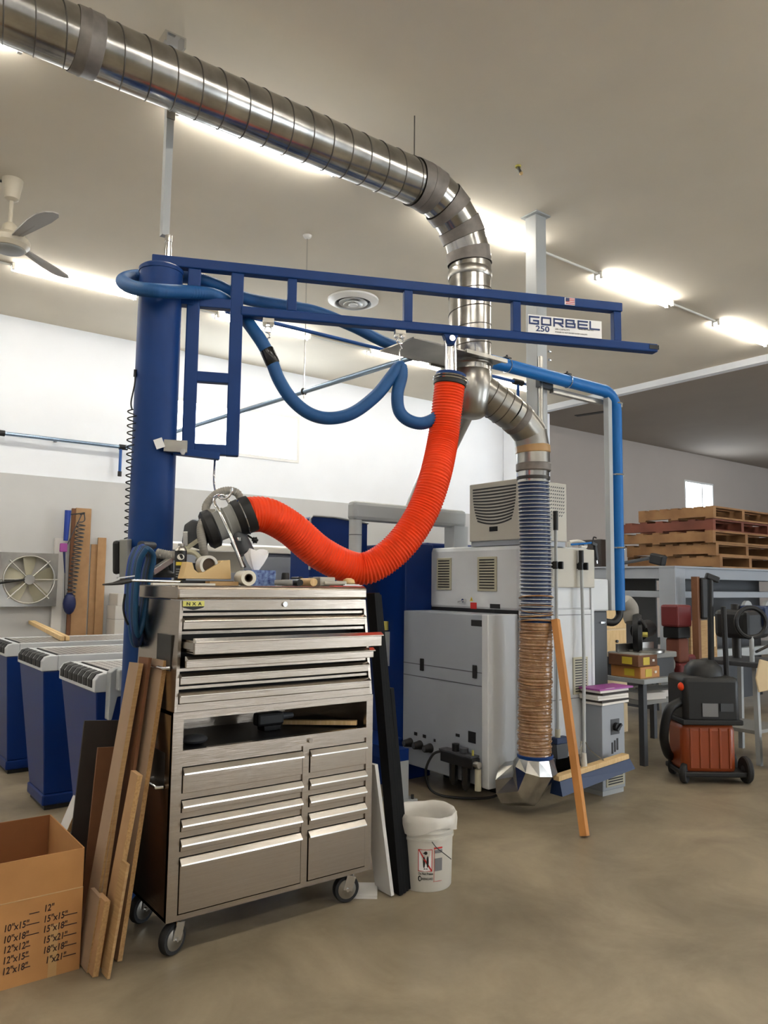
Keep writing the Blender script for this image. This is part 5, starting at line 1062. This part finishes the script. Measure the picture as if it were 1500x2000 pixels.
for a in (.785, 2.356, 0.0): d = V(math.cos(a), 0, math.sin(a)); mk('guard_strut', MB().cyl(V(fcx, BW - .135, fcz) - d * .3, V(fcx, BW - .135, fcz) + d * .3, .008, n=8), 'aluminium', t)
mk('guard_ring', MB().ring((fcx, BW - .135, fcz), Y1, .265, .008, 36, 8), 'aluminium', t, smooth=True)
mk('motor_cable', MB().tube(spline([V(fcx - .05, BW - .14, fcz), V(fcx - .3, BW - .16, fcz - .04), V(fcx - .5, BW - .12, fcz - .08)], 6), .012, 8), 'black', t)
def wallboard(nm, lab, px0, px1, pyt, mt_, y_, th=.02, lean=.06, z0=0.):
    a = PY(px0, pyt, y_); b = PY(px1, pyt, y_); zt_ = a.z; lean *= .3; m = MB()
    m.add([V(a.x, y_ - lean - th, z0), V(b.x, y_ - lean - th, z0), V(b.x, y_ - lean, z0), V(a.x, y_ - lean, z0), V(a.x, y_ - th, zt_), V(b.x, y_ - th, zt_), V(b.x, y_, zt_), V(a.x, y_, zt_)], [(0, 3, 2, 1), (4, 5, 6, 7), (0, 1, 5, 4), (1, 2, 6, 5), (2, 3, 7, 6), (3, 0, 4, 7)])
    return mk(nm, m, mt_, label=lab, cat='board', group='boards standing along the back wall')
wallboard('standing_board', 'white board standing against the wall beside the exhaust fan', 106, 125, 1051, 'white_board', BW - .005, .05)
wallboard('standing_board', 'tallest tan board standing against the back wall', 148, 178, 992, 'mdf', BW - .005)
wallboard('standing_board', 'narrow tan board left of the tallest wall board', 140, 147, 993, 'wood_brown', BW - .005, .03)
wallboard('standing_board', 'wider tan board behind the right wall strip', 178, 207, 1063, 'mdf', BW - .004, .015)
wallboard('standing_board', 'narrow tan strip at the right end of the wall boards', 191, 207, 1050, 'mdf', BW - .03)
xa, xb_ = PY(206, 1190, BW).x + .01, PY(246, 1190, BW).x
zz = 0
for k, h_ in enumerate((.5, .535, .16, .14)):
    if k == 0: h_ = PY(222, 1210, 9.0).z
    if k == 1: continue
    mk('white_carton', MB().box(xa + .02 * (k == 3), xb_, 9.0, 9.32, zz, zz + h_ - .002), 'white_board', bevel=.004, label={0: 'tall white carton at the bottom of the stack by the back wall', 2: 'white carton in the middle of the stack by the back wall', 3: 'white carton on top of the stack by the back wall'}[k], cat='carton', group='white cartons by the back wall'); zz += h_
# hanging blue tool and coil
hy = BW - .16; a = PY(133, 997, hy); b = PY(128, 1060, hy)
t = thing('hanging_air_tool', 'blue hand tool with dark coiled hose hanging on the back wall', 'air tool', V(a.x, hy, b.z - .4))
mk('wall_arm', MB().bar(V(a.x + .18, hy, a.z - .02), V(a.x + .18, BW, a.z - .02), .02, .02).bar(V(a.x, hy, a.z - .05), V(a.x + .18, hy, a.z - .02), .014, .014), 'black', t)
mk('tool_body', MB().cyl(V(a.x, hy, a.z), V(a.x - .01, hy, a.z - .35), .035, .025, n=14), 'hose_royal', t, smooth=True); mk('tool_grip', MB().obox(V(a.x - .03, hy, a.z - .43), X1, Y1, Z1, .04, .02, .05), 'purple', t, bevel=.01); mk('tool_nozzle', MB().cyl(V(a.x - .02, hy, a.z - .48), V(a.x - .0, hy, a.z - .72), .014, .006, n=10), 'navy', t)
mk('hanging_cord', MB().cyl(V(a.x, hy, a.z - .72), V(a.x + .01, hy, a.z - 1.0), .004, n=6), 'black', t); ct = PY(159, 1020, hy); cb_ = PY(138, 1165, hy); mk('coil', MB().helix(ct, cb_, .045, .007, 19, 14, 5), 'dark_grey', t, smooth=True); mk('coil_lead', MB().tube(spline([V(a.x + .18, hy, a.z - .02), V(a.x + .19, hy, a.z - .1), ct], 5), .007, 6).cyl(V(a.x + .16, hy, a.z - .02), V(a.x - .0, hy, a.z - .42), .006, n=6), 'dark_grey', t); mk('coil_bundle', MB().sphere(cb_ + V(-.01, 0, -.08), .07, 14, 1.8), 'navy', t, smooth=True)

# ================================================================== AROUND THE MACHINE'S RIGHT
# lath leaning on the hose
f_ = PZ(1142, 1636, 0); tp_ = V(HX + .05, HY - .14, PD(1066, 1215, 4.85).z); d = (tp_ - f_).normalized(); wd = R - d * R.dot(d); wd.normalize(); n = wd.cross(d)
t = thing('leaning_lath', 'orange-brown wooden lath leaning against the taped hose', 'lath', f_)
m = MB().obox((f_ + tp_) / 2 + V(0, 0, .02), d, (wd * .8 + n * .6).normalized(), (n * .8 - wd * .6).normalized(), (tp_ - f_).length / 2, .0225, .0225); mz = min(p.z for p in m.v)
for p in m.v: p.z += .001 - mz
mk('stick', m, 'wood_stick', t, bevel=.002)
# brooms hung on the cream hood
def broom_clip(px_, py_, lab):
    p = PY(px_, py_, RY - .012); tt = thing('broom_clip', lab, 'clip', p, 'broom clips'); mk('back', MB().box(p.x - .04, p.x + .04, RY - .022, RY - .012, p.z - .02, p.z + .02), 'black', tt); mk('jaw', MB().box(p.x - .04, p.x - .022, RY - .06, RY - .022, p.z - .028, p.z + .028), 'black', tt, bevel=.004); mk('jaw', MB().box(p.x + .022, p.x + .04, RY - .06, RY - .022, p.z - .028, p.z + .028), 'black', tt, bevel=.004)
YB2 = RY - .042
broom_clip(1084, 1104, 'black broom clip beside the suction hose'); broom_clip(1133, 1106, 'black broom clip near the right edge of the machine')
a = PY(1085, 998, YB2); b = PY(1085, 1425, YB2); c = PY(1085, 1460, YB2)
t = thing('scrubbing_brush', 'long-handled brush hung beside the suction hose', 'brush', c)
mk('handle', MB().cyl(V(a.x, YB2, a.z - .14), V(a.x, YB2, b.z), .0125, n=14), 'grey_paint', t, smooth=True); mk('grip', MB().cyl(V(a.x, YB2, a.z), V(a.x, YB2, a.z - .14), .018, n=14), 'black', t, smooth=True); mk('socket', MB().cyl(V(a.x, YB2, b.z), V(a.x, YB2, b.z - .06), .02, n=14), 'grille', t, smooth=True); mk('head', MB().box(a.x - .04, a.x + .09, YB2 - .03, YB2 + .03, b.z - .1, b.z - .055), 'hose_navy', t, bevel=.006); mk('bristles', MB().prism([(-.04, 0), (.09, 0), (.08, -.1), (-.03, -.1)], (a.x, YB2 - .025, b.z - .1), X1, Z1, Y1, .05), 'dark_grey', t)
a = PY(1135, 1075, YB2); b = PY(1142, 1480, YB2)
hA = PY(1085, 1520, 3.42); hB = PY(1222, 1476, 3.42); mid = (hA + hB) / 2
t = thing('push_broom', 'wide push broom with blue bristles and pale wooden head', 'broom', mid)
top = V(a.x, YB2, a.z); jt = PY(1141, 1497, 3.43)
mk('handle', MB().tube([V(a.x, YB2, a.z - .1), V(a.x + .004, YB2 - .01, 1.0), jt], .0125, 14), 'grey_paint', t, smooth=True); mk('grip', MB().cyl(top, V(a.x, YB2, a.z - .1), .019, n=14), 'black', t, smooth=True); mk('socket', MB().cyl(jt + V(0, .003, .09), jt + V(0, 0, -.005), .018, .022, n=14), 'white_plastic', t, smooth=True)
d = (hB - hA).normalized(); yv = V(0, -1, 0); dn = d.cross(V(0, 1, 0)).normalized()
if dn.z > 0: dn = -dn
mk('wood_head', MB().bar(hA, hB, .06, .034), 'wood_light', t, bevel=.004)
L = (hB - hA).length
br = MB(); br.add([hA + dn * .015 + V(0, -.035, 0), hB + dn * .015 + V(0, -.035, 0), hB + dn * .015 + V(0, .03, 0), hA + dn * .015 + V(0, .03, 0), hA + dn * .105 + V(0, -.06, 0) - d * .01, hB + dn * .085 + V(0, -.06, 0) + d * .02, hB + dn * .085 + V(0, .045, 0) + d * .02, hA + dn * .105 + V(0, .045, 0) - d * .01], [(0, 1, 2, 3), (7, 6, 5, 4), (0, 4, 5, 1), (1, 5, 6, 2), (2, 6, 7, 3), (3, 7, 4, 0)])
mk('bristles', br, 'hose_navy', t)
mk('brace_wire', MB().tube(spline([hA.lerp(hB, .36), jt + V(-.05, 0, .1), jt + V(-.02, 0, .16)], 5), .004, 6).tube(spline([hA.lerp(hB, .7), jt + V(.07, 0, .1), jt + V(.02, 0, .16)], 5), .004, 6), 'galv_dull', t)
# air gun on the hood
p = PY(1160, 1068, RY + .05)
t = thing('air_gun_black', 'black air gun hooked over the top right corner of the machine', 'air gun', p + V(0, 0, -.1)); mk('barrel', MB().bar(p + V(-.03, 0, .03), p + V(.03, 0, .012), .022, .028), 'black', t, bevel=.004); mk('grip', MB().bar(p + V(.012, 0, .01), p + V(.035, 0, -.105), .024, .03, X1), 'black', t, bevel=.008); mk('trigger', MB().tube(spline([p + V(-.01, 0, .045), p + V(.0, 0, .075), p + V(.03, 0, .07)], 4), .006, 6), 'black', t); mk('hose_tail', MB().tube(spline([p + V(-.03, 0, .03), p + V(-.1, .02, .022), p + V(-.2, .06, .012)], 5), .008, 8), 'pipe_blue', t, smooth=True); mk('grip_ring', MB().cyl(p + V(.035, 0, -.105), p + V(.037, 0, -.13), .004, n=8), 'chrome', t)
p = PY(1120, 1050, 3.85); t = thing('white_hose_stub', 'coiled white hose and valve on top of the machine', 'hose', V(p.x, 3.85, zu1)); mk('valve', MB().cyl((p.x - .05, 3.85, zu1), (p.x - .05, 3.85, zu1 + .05), .02), 'white_plastic', t, smooth=True); mk('loop', MB().tube(spline([V(p.x - .05, 3.85, zu1 + .05), V(p.x + .02, 3.83, zu1 + .06), V(p.x + .07, 3.8, zu1 + .045), V(p.x + .06, 3.78, zu1 + .014), V(p.x - .02, 3.77, zu1 + .012)], 6), .012, 10), 'white_plastic', t, smooth=True)
# small transformer cabinet
c0 = PZ(1178, 1557, 0); tx0, ty0 = c0.x, c0.y; tx1 = PY(1222, 1540, ty0).x; th_ = PY(1178, 1378, ty0).z
t = thing('transformer_cabinet', 'small grey electrical cabinet on the floor with rotary switch', 'cabinet', ((tx0 + tx1) / 2, ty0 + .1, 0))
bd = mk('body', MB().box(tx0, tx1, ty0, RY - .005, .035, th_), 'grey_machine2', t, bevel=.006); mk('base', MB().box(tx0 + .01, tx1 - .01, ty0 + .01, RY - .01, 0, .035), 'grey_paint', t)
p = PY(1201, 1419, ty0); sw_ = mk('switch_plate', MB().box(p.x - .05, p.x + .05, ty0 - .003, ty0, p.z - .055, p.z + .055), 'dark_grey', bd); mk('rotary_switch', MB().cyl((p.x, ty0 - .003, p.z), (p.x, ty0 - .03, p.z), .03, n=18), 'black', sw_, smooth=True); mk('switch_lever', MB().bar((p.x - .02, ty0 - .035, p.z - .02), (p.x + .03, ty0 - .035, p.z + .02), .014, .018), 'black', sw_)
for k in range(3): mk('data_plate', MB().box(p.x - .045 + .03 * k, p.x - .025 + .03 * k, ty0 - .002, ty0, p.z - .19 + .01 * k, p.z - .11 + .012 * k), 'black', bd)
p = PY(1202, 1521, ty0); v_ = mk('vent_grille', MB().box(tx0 + .035, tx1 - .02, ty0 - .006, ty0, .06, .245), 'grille', bd, bevel=.003)
for k in range(9): z_ = .08 + .018 * k; mk('vent_slot', MB().box(tx0 + .055, tx1 - .04, ty0 - .0075, ty0 - .005, z_ - .0045, z_ + .0045), 'black', v_)
# papers and folder on it
zz = th_
for k in range(6):
    a = random.uniform(-.012, .012); o = MB().obox(V((tx0 + tx1) / 2 + .01 + a, ty0 + .082, zz + .009), V(1, a * 6, 0).normalized(), V(-a * 6, 1, 0).normalized(), Z1, .17, .088, .008)
    mk('binder', o, ['paper', 'dark_board', 'paper', 'paper', 'dark_board', 'paper'][k], label=['lowest', 'second', 'third', 'fourth', 'fifth', 'uppermost'][k] + ' of the paper binders stacked on the small grey cabinet', cat='binder', group='binders on the small cabinet'); zz += .0175
t = thing('purple_folder', 'purple folder lying on top of the binder stack', 'folder', V((tx0 + tx1) / 2 + .05, ty0 + .09, zz)); cv = mk('cover', MB().obox(V((tx0 + tx1) / 2 + .03, ty0 + .08, zz + .007), X1, Y1, V(0, 0, 1), .2, .092, .006), 'purple', t); mk('white_print', MB().obox(V((tx0 + tx1) / 2 - .04, ty0 - .005, zz + .0134), X1, Y1, Z1, .05, .006, .0004), 'sticker_white', cv)

# ================================================================== RIGHT BACKGROUND
# workbench with undershelf
BZ = .72; bc_ = PZ(1258, 1328, BZ); wx0, wy0 = bc_.x, bc_.y; wx1 = wx0 + 1.22; wy1 = wy0 + .75
t = thing('workbench', 'cluttered grey workbench with undershelf in the right background', 'workbench', ((wx0 + wx1) / 2, (wy0 + wy1) / 2, 0))
mk('top', MB().box(wx0, wx1, wy0, wy1, BZ - .04, BZ), 'grey_paint', t, bevel=.004); mk('undershelf', MB().box(wx0 + .04, wx1 - .04, wy0 + .04, wy1 - .04, .5, .53), 'grey_plastic', t)
for a in (wx0 + .03, wx1 - .08):
    for b in (wy0 + .03, wy1 - .08): mk('leg', MB().box(a, a + .05, b, b + .05, 0, BZ - .04), 'dark_grey', t)
def bz(px_, py_, z): return PZ(px_, py_, z)
# boxes with yellow tags
for k, (px_, dz) in enumerate(((1236, .0), (1229, .1))):
    p = V(wx0 + .14 - .03 * k, wy0 + .22, BZ + dz); t = thing('brown_tool_case', ['lower', 'upper'][k] + ' brown case with a yellow tag on the workbench', 'case', p, 'brown cases on the bench')
    mk('case', MB().box(p.x - .13, p.x + .15, p.y - .18, p.y + .12, p.z + .001, p.z + .099), ['wood_stick', 'wood_brown'][k], t, bevel=.006); mk('yellow_tag', MB().box(p.x - .133, p.x - .13, p.y - .12, p.y - .02, p.z + .02, p.z + .08), 'yellow', t); mk('yellow_tag', MB().box(p.x - .06, p.x + .03, p.y - .183, p.y - .18, p.z + .015, p.z + .08), 'yellow', t); mk('latch', MB().box(p.x + .07, p.x + .1, p.y - .185, p.y - .18, p.z + .04, p.z + .06), 'paper', t)
# mitre saw on the cases' far side, on a riser
_s = PD(1246, 1255, 6.75); sx, sy = _s.x, _s.y; sz = BZ + .16
t = thing('mitre_saw', 'black and silver mitre saw standing on the workbench', 'saw', (sx, sy, BZ))
mk('riser', MB().box(sx - .22, sx + .3, sy - .16, sy + .18, BZ, sz), 'dark_grey', t); mk('base', MB().box(sx - .24, sx + .32, sy - .18, sy + .15, sz, sz + .05), 'grey_plastic', t, bevel=.01); mk('turntable', MB().cyl((sx + .04, sy - .05, sz + .05), (sx + .04, sy - .05, sz + .07), .16, n=28), 'galv_dull', t, smooth=True)
mk('blade_guard', MB().lathe((sx - .02, sy - .02, sz + .2), [(.04, -.05), (.17, -.045), (.185, 0), (.17, .03), (.04, .035)], 28, (.55, -.83, 0)), 'black', t, smooth=True); mk('motor', MB().cyl((sx + .05, sy + .02, sz + .22), (sx + .3, sy + .1, sz + .24), .08, n=20), 'black', t, smooth=True); mk('arm', MB().bar((sx - .02, sy, sz + .25), (sx + .2, sy + .15, sz + .1), .07, .1), 'dark_grey', t, bevel=.01); mk('dust_bag', MB().tube(spline([(sx - .03, sy + .05, sz + .3), (sx - .0, sy + .08, sz + .42), (sx - .06, sy + .1, sz + .5)], 6), .07, 14, rf=lambda i, N: .05 + .03 * math.sin(3 * i / N)), 'hose_grey', t, smooth=True); mk('fence', MB().box(sx - .24, sx + .3, sy + .04, sy + .06, sz + .05, sz + .12), 'aluminium', t); mk('handle', MB().tube(spline([(sx - .12, sy - .1, sz + .3), (sx - .18, sy - .16, sz + .33), (sx - .17, sy - .2, sz + .27)], 5), .018, 10), 'black', t, smooth=True); mk('bolt_cap', MB().cyl((sx - .02 - .03, sy - .02 + .02, sz + .2), (sx + .02, sy - .085, sz + .2), .022, n=12), 'badge', t)
# other tools on the bench
c = PZ(1296, 1316, BZ); t = thing('teal_circular_saw', 'teal hand-held circular saw lying on the workbench', 'saw', c); mk('body', MB().obox(c + V(.02, .02, .09), V(.9, -.4, 0).normalized(), V(.4, .9, 0).normalized(), Z1, .12, .05, .06), 'teal', t, bevel=.03); mk('shoe', MB().obox(c + V(0, 0, .006), V(.9, -.4, 0).normalized(), V(.4, .9, 0).normalized(), Z1, .16, .08, .005), 'aluminium', t); mk('blade_guard', MB().lathe(c + V(-.03, -.05, .09), [(.03, -.012), (.085, -.01), (.085, .01), (.03, .012)], 24, (.4, .9, 0)), 'grey_plastic', t, smooth=True); mk('handle', MB().tube(spline([c + V(.08, .0, .15), c + V(.15, -.02, .17), c + V(.2, -.05, .1)], 5), .02, 10), 'black', t, smooth=True)
c = PZ(1342, 1303, BZ); t = thing('red_sander', 'dark red power sander lying on the workbench', 'sander', c); mk('body', MB().obox(c + V(0, 0, .075), V(.95, .3, 0).normalized(), V(-.3, .95, 0).normalized(), Z1, .13, .06, .045), 'dark_red', t, bevel=.03); mk('pad', MB().cyl(c, c + V(0, 0, .03), .065, n=20), 'rubber', t, smooth=True); mk('label_strip', MB().obox(c + V(-.01, -.062, .08), V(.95, .3, 0).normalized(), Z1, Y1, .06, .015, .003), 'pallet_red', t)
_s = PD(1321, 1240, 6.95); c = V(_s.x, _s.y, BZ); t = thing('red_grinder_stand', 'dark red upright tool with black middle on the workbench', 'power tool', c); mk('base', MB().box(c.x - .1, c.x + .12, c.y - .1, c.y + .1, BZ, BZ + .1), 'dark_red', t, bevel=.02); mk('neck', MB().box(c.x - .07, c.x + .09, c.y - .07, c.y + .07, BZ + .1, BZ + .32), 'pallet_red', t, bevel=.02); mk('waist', MB().box(c.x - .09, c.x + .1, c.y - .08, c.y + .08, BZ + .32, BZ + .42), 'black', t, bevel=.01); mk('head', MB().box(c.x - .11, c.x + .12, c.y - .09, c.y + .09, BZ + .42, BZ + .62), 'dark_red', t, bevel=.02)
# papers on the undershelf
for k in range(3):
    o = MB().obox(V(wx0 + .26 + .3 * k, wy0 + .2 + .04 * (k % 2), .531 + .028), V(1, .2 * (k - 1), 0).normalized(), V(-.2 * (k - 1), 1, 0).normalized(), Z1, .15, .13, .028); mk('paper_stack', o, 'paper', label=['left', 'middle', 'right'][k] + ' stack of loose papers on the workbench undershelf', cat='paper stack', group='paper stacks under the bench')
# cream cabinet and timber board behind
a = PD(1235, 1180, 7.6); b = PD(1297, 1180, 7.6)
t = thing('cream_drawer_unit', 'cream drawer unit standing behind the workbench', 'cabinet', V((a.x + b.x) / 2, a.y + .1, 0)); cx_, cy_ = (a.x + b.x) / 2, a.y + .3; mk('body', MB().box(cx_ - .19, cx_ + .19, cy_, cy_ + .3, 0, a.z), 'cream', t, bevel=.004)
for k in range(3): dd = mk('drawer_front', MB().box(cx_ - .17, cx_ + .17, cy_ - .012, cy_, a.z - .26 - .24 * k, a.z - .04 - .24 * k), 'wood_light', t, bevel=.003); mk('drawer_knob', MB().cyl((cx_, cy_ - .012, a.z - .15 - .24 * k), (cx_, cy_ - .03, a.z - .15 - .24 * k), .015, n=10), 'dark_grey', dd)
a = PY(1342, 1212, 4.66); b = PY(1395, 1300, 4.66); mm_ = MB(); fb = V((a.x + b.x) / 2 - .05, a.y, 0)
t = thing('timber_board', 'tan timber board standing on edge behind the orange machine', 'board', fb); mk('face', MB().box(a.x, b.x, a.y - .04, a.y - .01, 0, a.z), 'plywood', t); mk('cleat', MB().box(b.x - .16, b.x - .08, a.y - .07, a.y - .04, .85, a.z + .04), 'cream', t)
# machine frame that carries the pallets
rx0, ry0 = 7.42, 4.65; rz = 1.71; rx1, ry1 = 10.4, 6.35
t = thing('storage_frame', 'large pale grey steel frame carrying the pallet stack', 'frame', ((rx0 + rx1) / 2, (ry0 + ry1) / 2, 0))
for x_, y_ in ((rx0, ry0), (rx1 - .2, ry0), (rx0, ry1 - .2), (rx1 - .2, ry1 - .2)): mk('corner_column', MB().box(x_, x_ + .2, y_, y_ + .2, 0, rz), 'grey_machine2', t, bevel=.01)
for z_, hh_, mt_ in ((rz - .06, .12, 'grey_machine2'), (1.42, .07, 'grey_machine2'), (.75, .1, 'grey_paint')):
    for y_ in (ry0 + .02, ry1 - .1): mk('beam', MB().box(rx0 + .2, rx1 - .2, y_, y_ + .08, z_ - hh_ / 2, z_ + hh_ / 2), mt_, t, bevel=.005)
    for x_ in (rx0 + .02, rx1 - .1): mk('beam', MB().box(x_, x_ + .08, ry0 + .2, ry1 - .2, z_ - hh_ / 2, z_ + hh_ / 2), mt_, t, bevel=.005)
mk('deck', MB().box(rx0, rx1, ry0, ry1, rz, rz + .02), 'grey_machine2', t); mk('back_sheet', MB().box(rx0 + .5, rx1 - .2, ry0 + .5, ry0 + .52, .1, rz - .02), 'dark_grey', t); mk('side_sheet', MB().box(rx0 + .4, rx0 + .42, ry0 + .5, ry1 - .1, .1, rz - .02), 'dark_grey', t)
for k in range(2): mk('gauge_dial', MB().cyl((8.9 + .5 * k, ry0 + .02, 1.25), (8.9 + .5 * k, ry0 - .02, 1.25), .1, n=24), 'grey_paint', t, smooth=True)
# pallets
def pallet(x, y, z, w, d, lab, mt_='pallet_wood', rot=0.):
    t = thing('wooden_pallet', lab, 'pallet', (x + w / 2, y + d / 2, z), 'pallets stacked on the grey frame'); h = .145; ca, sa = math.cos(rot), math.sin(rot)
    def tr(m):
        for p in m.v:
            dx, dy = p.x - x, p.y - y; p.x = x + dx * ca - dy * sa; p.y = y + dx * sa + dy * ca
        return m
    for k in range(7): yy = y + (d - .1) * k / 6; mk('deck_board', tr(MB().box(x, x + w, yy, yy + .1, z + h - .02, z + h)), mt_, t)
    for k in range(3): xx = x + (w - .06) * k / 2; mk('stringer', tr(MB().box(xx, xx + .06, y, y + d, z + .02, z + h - .02)), mt_, t)
    for k in range(3): yy = y + (d - .1) * k / 2; mk('bottom_board', tr(MB().box(x, x + w, yy, yy + .1, z, z + .02)), mt_, t)
labs = ['lowest pallet resting on the grey frame', 'second pallet from the bottom of the stack', 'middle pallet of the stack, jutting to the left', 'reddish pallet second from the top', 'topmost pallet of the stack']
zz = rz + .02
for k, (ox, oy, w, d, mt_, ro) in enumerate(((1.02, .06, 1.4, 1.25, 'pallet_wood', 0), (.98, .08, 1.45, 1.2, 'pallet_wood', .01), (.92, .08, 1.5, 1.5, 'pallet_wood', -.01), (1.0, .12, 1.4, 1.4, 'pallet_red', .02), (.98, .1, 1.4, 1.0, 'pallet_wood', .01))): pallet(rx0 + ox, ry0 + oy, zz, w, d, labs[k], mt_, ro); zz += .1455
c = V(rx0 + .5, ry1 - .42, rz + .02); mk('dark_crate', MB().box(c.x, c.x + .3, c.y + .05, c.y + .4, c.z, c.z + .36), 'dark_board', label='dark crate left of the pallets on the grey frame', cat='crate', bevel=.01)
p0 = V(rx0 + .25, ry0 + .25, rz + .02); t = thing('black_strap_bar', 'black bent bar lying on the frame in front of the pallets', 'bar', p0 + V(0, .2, 0)); mk('bar', MB().bar(p0 + V(0, .75, .02), p0 + V(0, .2, .1), .08, .03), 'dark_grey', t, bevel=.005); mk('bar_end', MB().bar(p0 + V(0, .2, .1), p0 + V(0, .03, .06), .1, .12), 'black', t, bevel=.02)
p = PY(1340, 1150, 4.57); t = thing('wood_post_padded', 'wooden post with a black padded face beside the grey column', 'post', V(p.x + .12, p.y - .05, 0)); mk('post', MB().box(p.x + .05, p.x + .1, p.y - .1, p.y - .03, 0, p.z + .13), 'wood_brown', t); mk('pad', MB().obox(V(p.x + .14, p.y - .12, p.z - .1), V(.9, -.4, 0).normalized(), V(.4, .9, 0).normalized(), Z1, .05, .03, .22), 'black', t, bevel=.02)

# ---------------------------------------------------------------- orange wheeled machine
oc_ = PZ(1382, 1532, 0); ox, oy = oc_.x + .15, oc_.y + .1
t = thing('wheeled_shop_vacuum', 'wheeled shop vacuum with orange drum and black head', 'vacuum', (ox, oy, 0))
ur = _Rh; uf = _Fh
def og(a, b, z): return V(ox, oy, 0) + ur * a + uf * b + V(0, 0, z)
m = MB(); m.obox(og(-.03, 0, .26), ur, uf, Z1, .21, .17, .2); mk('orange_drum', m, 'orange_drum', t, bevel=.06, smooth=True)
for k in range(5): mk('drum_rib', MB().obox(og(-.18 + .075 * k, -.172, .27), ur, uf, Z1, .008, .006, .15), 'orange_drum', t, bevel=.003)
hd_ = mk('black_head', MB().obox(og(-.01, 0, .63), ur, uf, Z1, .22, .18, .18), 'black', t, bevel=.04, smooth=True); mk('head_collar', MB().obox(og(-.01, 0, .465), ur, uf, Z1, .235, .19, .02), 'rubber', t, bevel=.01); mk('badge_plate', MB().obox(og(-.03, -.185, .56), ur, Z1, uf, .06, .05, .004), 'letter_grey', hd_); mk('badge_plate', MB().obox(og(.1, -.185, .58), ur, Z1, uf, .05, .03, .004), 'dark_grey', hd_); mk('orange_cap', MB().sphere(og(-.22, -.13, .73), .035, 14), 'orange', hd_, smooth=True)
mk('motor_dome', MB().lathe(og(.0, 0, .8), [(.15, 0), (.14, .07), (.09, .12), (.02, .13)], 28), 'black', t, smooth=True)
hp_ = mk('push_handle', MB().cyl(og(.1, .08, .82), og(.12, .1, 1.6), .024, n=14), 'black', t, smooth=True); mk('handle_grip', MB().bar(og(.08, .09, 1.6), og(.19, .1, 1.56), .04, .05), 'black', hp_, bevel=.01)
mk('rear_frame', MB().bar(og(.2, .0, .08), og(.2, .05, 1.35), .03, .045, uf), 'black', t, bevel=.006)
mk('base_plate', MB().obox(og(.0, 0, .075), ur, uf, Z1, .25, .19, .02), 'black', t, bevel=.01)
for a_, b_, r_ in ((-.22, -.14, .075), (-.2, .15, .075), (.26, -.12, .1), (.26, .15, .1)):
    ax = ur if a_ > 0 else (ur * .8 - uf * .6)
    w_ = mk('wheel', MB().lathe(og(a_, b_, r_ + .001), [(r_ * .55, -.022), (r_ * .92, -.022), (r_, -.012), (r_, .012), (r_ * .92, .022), (r_ * .55, .022)], 28, ax), 'rubber', t, smooth=True); mk('wheel_hub', MB().lathe(og(a_, b_, r_ + .001), [(.01, -.026), (r_ * .55, -.018), (r_ * .55, .018), (.01, .026)], 20, ax), 'dark_grey', w_, smooth=True)
mk('suction_hose', MB().tube(spline([og(-.2, -.1, .62), og(-.33, -.14, .55), og(-.36, -.1, .35), og(-.3, .0, .2), og(-.22, .12, .14)], 8), .035, 14), 'black', t, smooth=True)
# black machine tool at the right edge, on a stand
c = PZ(1465, 1482, 0); ax_, ay_ = c.x + .1, c.y + .05
t = thing('black_bench_tool', 'dark drill-press style machine on a grey stand at the right edge', 'machine', (ax_, ay_, 0))
for a_, b_ in ((-.25, -.2), (.25, -.2), (-.25, .2), (.25, .2)): mk('stand_leg', MB().bar(V(ax_ + a_ * 1.15, ay_ + b_ * 1.15, 0), V(ax_ + a_, ay_ + b_, .82), .04, .04, X1), 'grey_paint', t)
mk('stand_shelf', MB().box(ax_ - .26, ax_ + .26, ay_ - .2, ay_ + .2, .25, .28), 'grey_plastic', t); mk('table', MB().box(ax_ - .32, ax_ + .32, ay_ - .26, ay_ + .26, .82, .86), 'dark_grey', t, bevel=.006); mk('column', MB().cyl((ax_ + .05, ay_ + .12, .86), (ax_ + .05, ay_ + .12, 1.35), .04, n=18), 'steel_dark', t, smooth=True); mk('head', MB().box(ax_ - .2, ax_ + .2, ay_ - .12, ay_ + .2, 1.05, 1.3), 'black', t, bevel=.04); mk('front_ring', MB().ring((ax_ - .22, ay_ - .16, 1.2), (.6, .8, 0), .13, .02, 28, 8), 'black', t, smooth=True); mk('ring_post', MB().cyl((ax_ - .22, ay_ - .16, .86), (ax_ - .22, ay_ - .16, 1.08), .02, n=12), 'grey_paint', t, smooth=True); mk('blue_cover', MB().box(ax_ + .05, ax_ + .24, ay_ - .16, ay_ + .1, 1.14, 1.34), 'hose_navy', t, bevel=.03)
mk('handle_spoke', MB().cyl((ax_ - .22, ay_ - .2, .95), (ax_ - .4, ay_ - .32, .98), .012, n=8).cyl((ax_ - .22, ay_ - .2, .95), (ax_ - .1, ay_ - .34, 1.05), .012, n=8), 'steel_dark', t)
mk('spare_wheel', MB().lathe((ax_ - .32, ay_ - .36, .15), [(.05, -.025), (.13, -.022), (.148, 0), (.13, .022), (.05, .025)], 28, (.5, -.86, 0)), 'rubber', smooth=True, label='small black wheel leaning by the grey stand on the floor', cat='wheel')
mk('cream_cloth', MB().prism([(0, 0), (.09, .02), (.1, .26), (.02, .28), (-.02, .12)], V(ax_ - .36, ay_ - .28, .62), V(.8, -.6, 0), Z1, V(.6, .8, 0), .02), 'cream', bevel=.008, label='cream cloth hanging from the grey machine stand', cat='cloth')
